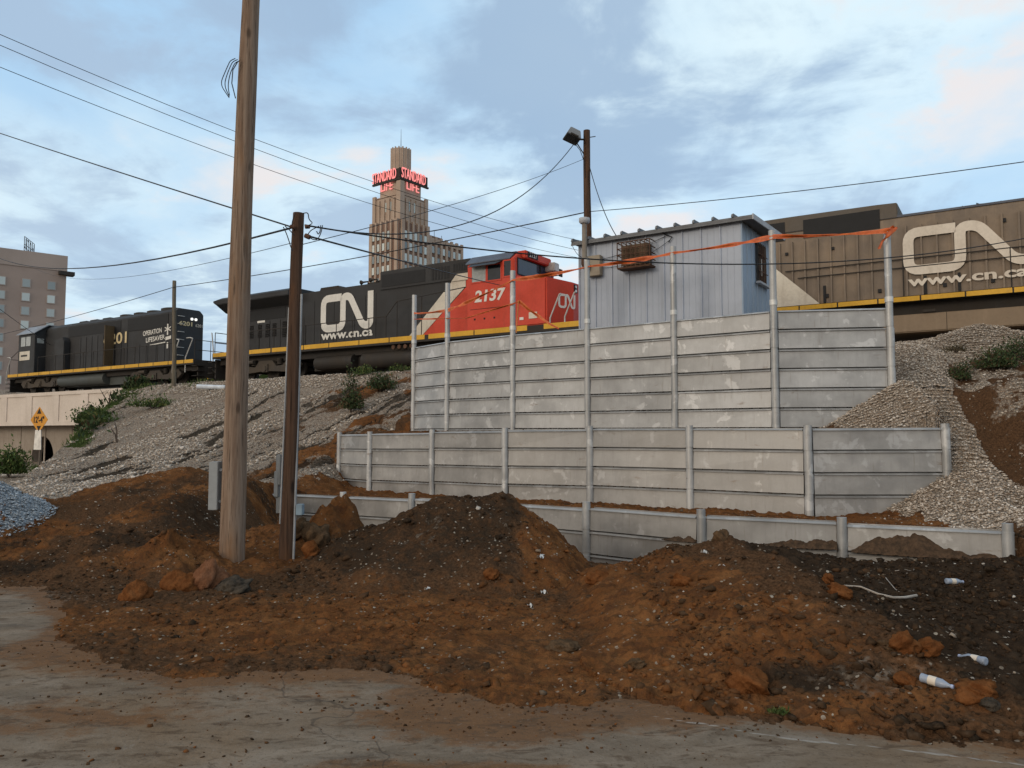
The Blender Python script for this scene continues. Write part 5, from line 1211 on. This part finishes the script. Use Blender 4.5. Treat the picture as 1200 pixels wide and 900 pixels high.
for side in (0, 1):
    fr = MB(); wl_ = 9.4
    if side == 0: fr.box((-c_-.9, -c_-1.0, zt(211.5)), (c_+2.0, -c_-.5, zt(209.5))); fr.box((-c_-.9, -c_-.55, zt(209)), (c_+2.0, -c_-.45, zt(197)))
    else: fr.box((-c_-1.0, -c_-.9, zt(211.5)), (-c_-.5, c_+2.0, zt(209.5))); fr.box((-c_-.55, -c_-.4, zt(209)), (-c_-.45, c_+2.0, zt(197)))
    fo_ = fr.build('sign_frame', M['dark_iron'], TW)
    if side == 0:
        text('lettering', 'STANDARD', 2, M['neon'], fo_, (-c_-.6, -c_-1.05, zt(209)), width=8.8, height=2.75, depth=.15, bold=0)
        text('lettering', 'LIFE', 2, M['neon'], fo_, (-c_+1.9, -c_-.35, zt(219.5)), width=4.6, height=2.1, depth=.15, bold=0)
    else:
        text('lettering', 'STANDARD', 2, M['neon'], fo_, (-c_-1.05, c_+1.9, zt(209)), width=8.8, height=2.75, depth=.15, rot=(PI/2, 0, -PI/2), bold=0)
        text('lettering', 'LIFE', 2, M['neon'], fo_, (-c_-.35, c_-.6, zt(219.5)), width=4.4, height=2.1, depth=.15, rot=(PI/2, 0, -PI/2), bold=0)
def twin(x, y, z, face, w_=.75, hh=1.9):
    g = MB()
    if face == 0: g.box((x-w_/2, y-.06, z), (x+w_/2, y-.001, z+hh))
    else: g.box((y-.06, x-w_/2, z), (y-.001, x+w_/2, z+hh))
    return g.build('window', M['win'], TW)
cw = [(-h + .5 + (k+.5)*(a1_-1.0)/5) for k in range(5)]
for r in range(6):
    z_ = zt(281) - r*2.95
    for k in (0, 1, 2, 3, 4):
        twin(cw[k], -h-.58, z_, 0, 1.0); 
        if k: twin(cw[k], -h-.88, z_, 1, .8)
for k in (1, 2): twin(cw[k]+.6, -h+.28, zt(247), 0, 1.0, 2.6); twin(cw[k]+.6, -h+.3, zt(247), 1, .8, 2.4)
# rear wing
wing_l = 15.5
g = MB(); g.box((h-.4, -h+1.6, 0), (h+wing_l, h+9, zt(270))); g.box((h+2, -h+3, zt(270)), (h+9, h+5, zt(263))); g.build('wing', M['tower_dark'], TW)
g = MB()
for k in range(8): c = h + .3 + k*(wing_l-.5)/7; g.box((c-.42, -h+1.1, 0), (c+.42, -h+1.599, zt(266.5)))
g.box((h, -h+1.25, zt(274)), (h+wing_l, -h+1.599, zt(268.5))); g.build('wing_pier', M['tower'], TW)
for r in range(5):
    for k in range(7):
        c = h + .3 + (k+.5)*(wing_l-.5)/7; twin(c-.05, -h+1.30, zt(287)-r*2.95, 0, .95, 1.8); 
for k in (0, 1):
    g = MB(); g.tube([(h+8+k*3, 0, zt(270)), (h+8+k*3, 0, zt(253+k*3))], .07, 5); g.build('antenna', M['dark_iron'], TW)

# ------------------------------------------------------------------ plants
def leaf_mat(name, a, b, c=None):
    t = NT(name); r_ = t.attr('tint'); col = t.mix(r_, a, b)
    if c: col = t.mix(t.math('GREATER_THAN', r_, .82), col, c)
    t.b.inputs['Subsurface Weight'].default_value = 0
    return t.out(col, .7, 0, .2)
M['leaf_dark'] = leaf_mat('dark leaves', (.026, .043, .017), (.070, .098, .036), (.09, .06, .03))
M['leaf'] = leaf_mat('green leaves', (.035, .060, .016), (.10, .15, .040), (.14, .15, .05))
M['leaf_dry'] = leaf_mat('dry leaves', (.05, .04, .02), (.12, .095, .05))
M['twig'] = flat('twig bark', (.075, .055, .042), .9)
def leaves(name, C, R, n, size, mat, parent=None, lean=.5, clumps=9, blade=False, world=None):
    C = np.array(C); R = np.array(R); cc = rng.normal(size=(clumps, 3)); cc /= np.linalg.norm(cc, axis=1)[:, None]; cc *= rng.uniform(.25, .85, (clumps, 1)); 
    k = rng.integers(0, clumps, n); p = cc[k] + rng.normal(size=(n, 3))*.22; p[:, 2] = np.abs(p[:, 2]) if not blade else p[:, 2]
    p = C + p*R
    if world is not None: p = world
    n = len(p)
    d = rng.normal(size=(n, 3)); d[:, 2] = np.abs(d[:, 2]) + lean; d /= np.linalg.norm(d, axis=1)[:, None]
    s = np.cross(d, rng.normal(size=(n, 3))); s /= np.linalg.norm(s, axis=1)[:, None]
    L = size*rng.uniform(.5, 1.3, (n, 1)); Wd = L*(.16 if blade else .42)
    V = np.stack([p, p + d*L*.5 + s*Wd*.5, p + d*L, p + d*L*.5 - s*Wd*.5], 1).reshape(-1, 3)
    F = np.arange(n*4).reshape(n, 4)
    me = bpy.data.meshes.new(name); me.vertices.add(n*4); me.vertices.foreach_set('co', V.astype(np.float32).ravel()); me.loops.add(n*4); me.loops.foreach_set('vertex_index', F.ravel().astype(np.int32))
    me.polygons.add(n); me.polygons.foreach_set('loop_start', (np.arange(n)*4).astype(np.int32)); me.update(calc_edges=True)
    a = me.attributes.new('tint', 'FLOAT', 'POINT'); a.data.foreach_set('value', np.repeat(rng.uniform(size=n), 4).astype(np.float32)); me.materials.append(mat)
    return link(bpy.data.objects.new(name, me), parent)
def shrub(px, py, w_, h_, n, size, mat, label, cat='shrub', name='shrub', group='shrubs on the slopes'):
    x, y = hit(px, py); z = topz(x, y); r = empty(name, (x, y, z-.03), 0, label, cat, group)
    leaves('foliage', (0, 0, h_*.10), (w_, w_*.8, h_), n, size, mat, r, .4)
    g = MB()
    for k in range(9):
        a = random.uniform(0, 2*PI); q = random.uniform(.4, 1)
        g.tube([(0, 0, 0), (math.cos(a)*w_*.35*q, math.sin(a)*w_*.35*q, h_*.5*q), (math.cos(a)*w_*.6*q, math.sin(a)*w_*.6*q, h_*.95*q)], [.014, .010, .004], 5)
    g.build('stem', M['twig'], r); return r
shrub(411, 484, .45, 1.25, 1500, .10, M['leaf_dark'], 'tall narrow dark shrub on the gravel slope left of the walls')
shrub(447, 460, .7, .62, 1400, .11, M['leaf_dark'], 'round dark shrub near the crest, left of the highest wall')
shrub(425, 440, .6, .34, 600, .09, M['leaf'], 'low yellow-green weeds at the foot of the black and red locomotive', 'weeds', 'weed_clump')
shrub(468, 436, .5, .3, 400, .09, M['leaf'], 'small green weeds beside the top corner of the highest wall', 'weeds', 'weed_clump')
shrub(1164, 434, .48, .55, 1800, .07, M['leaf_dark'], 'large dark shrub on the bank below the small stone pile')
shrub(1126, 447, .30, .36, 900, .06, M['leaf_dark'], 'smaller dark shrub at the edge of the spilled white stone')
shrub(1197, 424, .55, .55, 1200, .07, M['leaf_dark'], 'dark shrub cut by the right edge of the picture')
shrub(1120, 413, .36, .22, 500, .05, M['leaf_dry'], 'dry brownish weeds just below the stone pile by the rails', 'weeds', 'weed_clump')
shrub(10, 560, .9, 1.35, 2200, .16, M['leaf'], 'bright green bush below the bridge arch at the left edge', 'bush', 'bush', 'shrubs on the slopes')
shrub(112, 498, 1.0, .75, 1000, .13, M['leaf'], 'light green weeds on the slope right of the road sign', 'weeds', 'weed_clump')
shrub(178, 480, .9, .55, 900, .12, M['leaf'], 'low green weeds below the thin weathered post', 'weeds', 'weed_clump')
def sapling(px, py, tips, label):
    x, y = hit(px, py); z = topz(x, y); r = empty('bare_sapling', (x, y, z-.05), 0, label, 'sapling', 'bare saplings before the bridge'); g = MB()
    for (tx_, ty_) in tips:
        e = at(tx_, ty_, y) - Vector((x, y, z)); g.tube([(0, 0, 0), e*.5 + Vector((random.uniform(-.06, .06), 0, .05)), e], [.030, .022, .008], 5)
        for q in (.55, .75): g.tube([e*q, e*q + Vector((random.uniform(-.3, .3), random.uniform(-.2, .2), random.uniform(.1, .35)))], [.010, .004], 4)
    g.build('stem', M['twig'], r)
sapling(76, 500, [(72, 458), (80, 470), (62, 465)], 'bare leafless stems left of centre before the bridge panels')
sapling(90, 494, [(88, 457), (94, 474), (76, 468), (99, 463)], 'bare leafless stems nearest the weeds before the bridge panels')
sapling(128, 474, [(117, 454), (130, 456)], 'two short bare twigs at the top of the bridge parapet')
sapling(137, 518, [(134, 490), (130, 500)], 'single bare twig standing on the gravel slope')
# street-side tuft and grass on the slope
x_, y_ = hit(915, 838); r = empty('grass_tuft', (x_, y_, topz(x_, y_)), 0, 'small green tuft growing at the edge of the street', 'grass tuft')
leaves('blades', (0, 0, .0), (.10, .05, .03), 420, .035, M['leaf'], r, .6, 5, True)
# strip of weeds where the slope ends above the side street
n_ = 9000; dd_ = rng.uniform(.3, 8.0, n_)**1.0; tt_ = np.interp(dd_, [0, 2, 6.4, 11, 14], [-5.2, -3.8, .5, 6.7, 11.0]) + np.abs(rng.normal(size=n_))*1.0 - .3
keep = fbm(tt_, dd_, 1.1, 3, 601) > -.12 + .05*dd_; tt_, dd_ = tt_[keep], dd_[keep]
xx_ = SILL[0] + U[0]*tt_ - N[0]*dd_; yy_ = SILL[1] + U[1]*tt_ - N[1]*dd_; z_, _ = topz_v(xx_, yy_)
tag(leaves('weeds', (0,0,0), (1,1,1), len(xx_), .22, M['leaf_dark'], None, .9, 5, False, np.stack([xx_, yy_, z_ + rng.uniform(0, .38, len(z_))], -1)), kind='stuff')
x, y = sample(30000, -26, -4, 16, 42, lambda x, y, i: g_grass[i] > .45)
z, _ = topz_v(x, y); go = leaves('slope_grass', (0,0,0), (1,1,1), len(x), .20, M['leaf'], None, .8, 5, True, np.stack([x, y, z], -1)); tag(go, kind='stuff')

# ------------------------------------------------------------------ clods, litter
def clod(px, py, wpx, hpx, label, mat, cat='clod', name='soil_clod', seed=1, group=None, Y=None):
    x, y = hit(px, py) if Y is None else (at(px, py, Y).x, Y); rad = math.hypot(x, y); W_ = wpx/900*rad*.42; H_ = hpx/900*rad*.45; z = topz(x, y)
    bm = bmesh.new(); bmesh.ops.create_icosphere(bm, subdivisions=4, radius=1)
    v = np.array([q.co for q in bm.verts]); nn = fbm(v[:,0]*1.3 + seed*9.1, v[:,1]*1.3 + v[:,2]*1.7, 1.0, 4, seed) * .6 + .22*np.abs(fbm(v[:,0]*3 + seed, v[:,2]*3 + v[:,1]*2.4, 1, 3, seed+5)) + .14*fbm(v[:,0]*6 + seed, v[:,2]*6 + v[:,1]*5, 1, 3, seed+7)
    for q, k in zip(bm.verts, nn): q.co = q.co*(1 + k)
    for q in bm.verts: q.co = Vector((q.co.x*W_, q.co.y*W_*.8, q.co.z*H_))
    me = bpy.data.meshes.new(name); bm.to_mesh(me); bm.free(); me.polygons.foreach_set('use_smooth', [True]*len(me.polygons)); me.materials.append(mat)
    o = link(bpy.data.objects.new(name, me)); o.location = (x, y, z + H_*.22); o.rotation_euler = (random.uniform(-.2, .2), random.uniform(-.2, .2), random.uniform(0, 6)); return tag(o, label, cat, group)
def clodmat(name, a, b):
    t = NT(name); p = t.obj(); n1 = t.noise(p, 9, 6, .7); n2 = t.noise(p, 40, 4, .6); col = t.mix(t.ss(n1, .3, .7), a, b); col = t.mix(t.math('MULTIPLY', t.ss(n2, .5, .75), .5), col, tuple(q*.45 for q in a))
    t.bump(t.math('ADD', n1, t.math('MULTIPLY', n2, .5)), .9, .03); return t.out(col, 1.0, 0, .0)
M['clod_orange'] = clodmat('orange clay lump', (.100, .036, .013), (.185, .074, .027)); M['clod_pink'] = clodmat('pinkish clay lump', (.125, .052, .025), (.21, .10, .055))
M['clod_brown'] = clodmat('brown lump', (.06, .038, .022), (.13, .08, .045)); M['clod_grey'] = clodmat('grey stone lump', (.035, .029, .023), (.092, .074, .056))
G = 'larger clods and stones'
for i, (px, py, a, b, l, m_) in enumerate((
    (243, 688, 50, 40, 'pinkish clay boulder leaning on the tall pole', 'clod_pink'), (275, 692, 42, 22, 'grey broken stone slab at the foot of the tall pole', 'clod_grey'),
    (160, 702, 34, 26, 'orange clay lump left end of the spoil by the tall pole', 'clod_orange'), (215, 690, 44, 30, 'rounded orange clay lump between the spoil and the tall pole', 'clod_orange'),
    (1062, 806, 34, 26, 'largest orange clod of the cluster on the lower right', 'clod_orange'), (1090, 806, 30, 20, 'right hand orange clod of the cluster on the lower right', 'clod_orange'),
    (1062, 824, 30, 16, 'flat orange clod at the bottom of the cluster on the lower right', 'clod_orange'), (1040, 800, 22, 16, 'small brown clod at the left of the orange cluster', 'clod_brown'),
    (878, 818, 62, 30, 'long orange clay slab at the street edge', 'clod_orange'), (1148, 838, 50, 20, 'flat reddish clod near the lower right corner', 'clod_orange'), (1158, 846, 26, 14, 'grey stone in front of the flat reddish clod', 'clod_grey'),
    (985, 750, 28, 16, 'orange clod beside the left end of the white branch', 'clod_orange'), (972, 737, 16, 12, 'small orange clod just above the branch end', 'clod_orange'),
    (660, 762, 46, 16, 'low brown clod in the middle of the clay spread', 'clod_brown'), (575, 690, 22, 14, 'orange clod on the front of the centre mound', 'clod_orange'),
    (372, 640, 40, 34, 'large brown clod right of the short brown pole', 'clod_brown'), (366, 662, 30, 24, 'orange clod under the large brown one right of the short pole', 'clod_orange'), (352, 628, 26, 24, 'brown clod against the short brown pole', 'clod_brown'),
    (800, 720, 30, 18, 'orange clod on the face of the right mound', 'clod_orange'), (700, 700, 30, 16, 'reddish clod where the two mounds meet', 'clod_orange'), (745, 790, 26, 14, 'brown clod near the street below the right mound', 'clod_brown'))):
    clod(px, py, a, b, l, M[m_], 'stone' if 'stone' in l.split(' at ')[0].split(' in ')[0] and 'grey' in l else 'clod', 'stone' if 'grey' in m_ else 'soil_clod', 11 + i*3, G)
clod(845, 630, 24, 22, 'brown pointed clod standing on the crest of the right mound', M['clod_brown'], 'clod', 'soil_clod', 91, G, Y=8.55)

M['plastic'] = flat('clear plastic bottle', (.26, .30, .37), .3); M['cap'] = flat('bottle cap', (.35, .40, .55), .4)
def bottle(px, py, az, label, L=.19, r=.028):
    x, y = hit(px, py); ro = empty('bottle', (x, y, topz(x, y) + r*1.15), az, label, 'bottle', 'empty bottles in the dirt')
    pr = [(0, .6), (.01, .95), (.05, 1), (.2, .93), (.3, 1), (.42, .94), (.55, 1), (.66, .98), (.80, .6), (.88, .38), (.93, .38)]
    m = MB(); m.tube([(p*L, 0, 0) for p, q in pr], [q*r for p, q in pr], 14); m.build('body', M['plastic'], ro)
    m = MB(); m.cyl((.931*L, 0, 0), (L, 0, 0), r*.44, 12); m.build('cap', M['cap'], ro)
    m = MB(); m.tube([(.25*L, 0, 0), (.5*L, 0, 0)], r*1.015, 14, False); m.build('label', M['mark2'], ro)
    ro.rotation_euler = (0, math.radians(4), az)
bottle(1110, 716, math.radians(12), 'empty plastic bottle lying on the black soil slope'); bottle(1080, 828, math.radians(-50), 'empty plastic bottle at the street edge below the orange clods'); bottle(1157, 812, math.radians(115), 'empty plastic bottle beside the flat reddish clod', .19)
def stick(pix, r, label, mat, Yoff=0):
    pts = []
    for px, py in pix: x, y = hit(px, py); pts.append((x, y, topz(x, y) + r*1.6))
    m = MB(); n = len(pts); m.tube(pts, [r*(1 - .5*i/max(1, n-1)) for i in range(n)], 7); return tag(m.build('branch', mat), label, 'branch', 'branches on the black soil')
M['stick'] = flat('bleached branch', (.36, .31, .26), .8)
stick([(1075, 734), (1062, 739), (1048, 746), (1030, 746), (1010, 743), (990, 741)], .013, 'bleached crooked branch lying on the black soil', M['stick'])
stick([(1035, 708), (1040, 718), (1050, 727), (1056, 731)], .005, 'thin curved twig above the bleached branch', M['stick'])
stick([(1050, 703), (1062, 705), (1072, 702), (1072, 697)], .005, 'thin hooked twig on the upper part of the black soil', M['stick'])
M['scrap'] = flat('white scrap', (.62, .60, .56), .6)
def scrap(px, py, w_, l_, label, az=0):
    x, y = hit(px, py); vs = []; fs = []
    for i in range(6):
        for j in range(3): vs.append(((i/5-.5)*l_, (j/2-.5)*w_ + .01*math.sin(i*2), .015 + .02*math.sin(i*1.9 + j)))
    for i in range(5):
        for j in range(2): fs.append((i*3+j, (i+1)*3+j, (i+1)*3+j+1, i*3+j+1))
    m = MB(); m.add(vs, fs, True); m.add([(a, b, c - .006) for a, b, c in vs], [tuple(reversed(f)) for f in fs], True); o = m.build('litter', M['scrap']); o.location = (x, y, topz(x, y)); o.rotation_euler = (.3, 0, az); tag(o, label, 'litter', 'white litter')
scrap(634, 680, .05, .17, 'crumpled white plastic strip on the right foot of the centre mound', 1.2); scrap(637, 694, .04, .07, 'small white scrap just below the crumpled plastic strip', .4); scrap(621, 710, .05, .06, 'square white scrap in the dip between the mounds', .2)
scrap(501, 694, .04, .07, 'small white scrap on the front of the centre mound', 1.0); scrap(826, 698, .05, .06, 'white scrap on the orange part of the right mound', .6); scrap(848, 716, .04, .05, 'white scrap lower on the right mound', .1)
px_, py_ = hit(250, 458); m = MB(); e0, e1 = at(231, 453, py_), at(264, 454, py_); m.tube([e0, e1], .095, 14)
po = m.build('drain_pipe', flat('white pipe', (.62, .66, .70), .4)); tag(po, 'white plastic pipe lying on the gravel crest behind the tall pole', 'pipe')

# ------------------------------------------------------------------ daylight and camera
SX1, SY1, SX2, SY2 = 0.4, 6.1, 12.9, 2.5
SUN_AZ, SUN_EL = math.radians(222), math.radians(14)      # compass bearing (from +Y, clockwise) and height
w = bpy.data.worlds.new('World'); S.world = w; w.use_nodes = True
nt = w.node_tree; nt.nodes.clear()
def wn(ty, **k):
    o = nt.nodes.new(ty)
    for a, v in k.items(): setattr(o, a, v)
    return o
def wl(a, b): nt.links.new(a, b)
def wput(s, v):
    if isinstance(v, bpy.types.NodeSocket): wl(v, s)
    else: s.default_value = v
def wmath(op, a, b=0, clamp=False):
    o = wn('ShaderNodeMath', operation=op, use_clamp=clamp); wput(o.inputs[0], a); wput(o.inputs[1], b); return o.outputs[0]
def wss(v, lo, hi, a=0, b=1):
    o = wn('ShaderNodeMapRange', interpolation_type='SMOOTHSTEP'); wput(o.inputs[0], v)
    for i, x in enumerate((lo, hi, a, b)): wput(o.inputs[i+1], x)
    return o.outputs[0]
def wmix(f, a, b):
    o = wn('ShaderNodeMix', data_type='RGBA'); wput(o.inputs[0], f)
    for i, x in ((6, a), (7, b)): wput(o.inputs[i], x if isinstance(x, bpy.types.NodeSocket) else (*x, 1))
    return o.outputs[2]
sky = wn('ShaderNodeTexSky', sky_type='NISHITA'); sky.sun_disc = False
sky.sun_elevation = SUN_EL; sky.sun_rotation = SUN_AZ; sky.air_density = 1.0; sky.dust_density = 1.5; sky.ozone_density = 1.5
tc = wn('ShaderNodeTexCoord'); sp = wn('ShaderNodeSeparateXYZ'); wl(tc.outputs['Generated'], sp.inputs[0])
zz = wmath('ADD', wmath('MAXIMUM', sp.outputs[2], 0), .22)
cb = wn('ShaderNodeCombineXYZ'); wput(cb.inputs[0], wmath('DIVIDE', sp.outputs[0], zz)); wput(cb.inputs[1], wmath('DIVIDE', sp.outputs[1], zz))
def wnoise(scale, detail, rough, off, dist=0):
    m = wn('ShaderNodeMapping'); wl(cb.outputs[0], m.inputs[0]); m.inputs['Location'].default_value = off
    o = wn('ShaderNodeTexNoise'); wl(m.outputs[0], o.inputs['Vector']); o.inputs['Scale'].default_value = scale
    o.inputs['Detail'].default_value = detail; o.inputs['Roughness'].default_value = rough; o.inputs['Distortion'].default_value = dist
    return o.outputs['Fac']
c1 = wnoise(.8, 8, .55, (SX1, SY1, 0), .35); c2 = wnoise(1.25, 9, .56, (SX2, SY2, 2.0), .35); c4 = wnoise(3.6, 6, .6, (4.4, 2.2, 7.0), .5); c3 = wnoise(.6, 4, .5, (1.2, 9.1, 5.0))
SX_ = 0
K = 11.8                                               # radiance of the cloud deck against a background strength of 0.1
def kc(c): return tuple(x*K for x in c)
veil = wmix(wss(c1, .34, .66), kc((.41, .63, .86)), kc((.74, .89, .95)))     # thin high cloud over blue
veil = wmix(wss(sp.outputs[2], .0, .5, .35, 0), veil, kc((.66, .80, .90)))
grey = wmix(wss(c3, .3, .7), kc((.32, .45, .62)), kc((.43, .55, .70)))        # blue grey banks
base = wmix(wss(wmath('ADD', c2, wmath('MULTIPLY', wmath('SUBTRACT', c4, .5), .35)), .445, .575, 0, .88), veil, grey)
pink = wmix(wmath('MULTIPLY', wss(wmath('ADD', c2, wmath('MULTIPLY', wmath('SUBTRACT', c4, .5), .30)), .36, .45, 1, 0), wss(c1, .44, .56)), base, kc((.82, .78, .775)))
col = wmix(.86, sky.outputs[0], pink)
sdv = (math.sin(SUN_AZ)*math.cos(SUN_EL), math.cos(SUN_AZ)*math.cos(SUN_EL), math.sin(SUN_EL))
dp_ = wn('ShaderNodeVectorMath', operation='DOT_PRODUCT'); wl(tc.outputs['Generated'], dp_.inputs[0]); dp_.inputs[1].default_value = sdv
col = wmix(wss(dp_.outputs['Value'], .0, .95, 0, .8), col, kc((1.0, .88, .74)))      # warm cloud deck around the low sun, behind the viewer
bg = wn('ShaderNodeBackground'); wl(col, bg.inputs['Color']); bg.inputs['Strength'].default_value = .1
ow = wn('ShaderNodeOutputWorld'); wl(bg.outputs[0], ow.inputs['Surface'])

sl = bpy.data.lights.new('sun', 'SUN'); sl.energy = .75; sl.angle = math.radians(14); sl.color = (1, .86, .70)
so = link(bpy.data.objects.new('sun', sl))
sd = Vector((math.sin(SUN_AZ)*math.cos(SUN_EL), math.cos(SUN_AZ)*math.cos(SUN_EL), math.sin(SUN_EL)))
so.rotation_euler = (-sd).to_track_quat('-Z', 'Y').to_euler()

cd = bpy.data.cameras.new('camera'); cam = link(bpy.data.objects.new('camera', cd))
cd.sensor_width = 36; cd.lens = 36*FPX/1200; cd.clip_start = .05; cd.clip_end = 6000
cam.location = (0, 0, EYE); cam.rotation_euler = (math.radians(90) + PITCH, 0, 0)
S.camera = cam
S.view_settings.view_transform = 'Standard'; S.view_settings.look = 'None'; S.view_settings.gamma = 1; S.view_settings.exposure = 0
S.view_settings.use_curve_mapping = False
S.cycles.max_bounces = 6; S.cycles.use_denoising = True
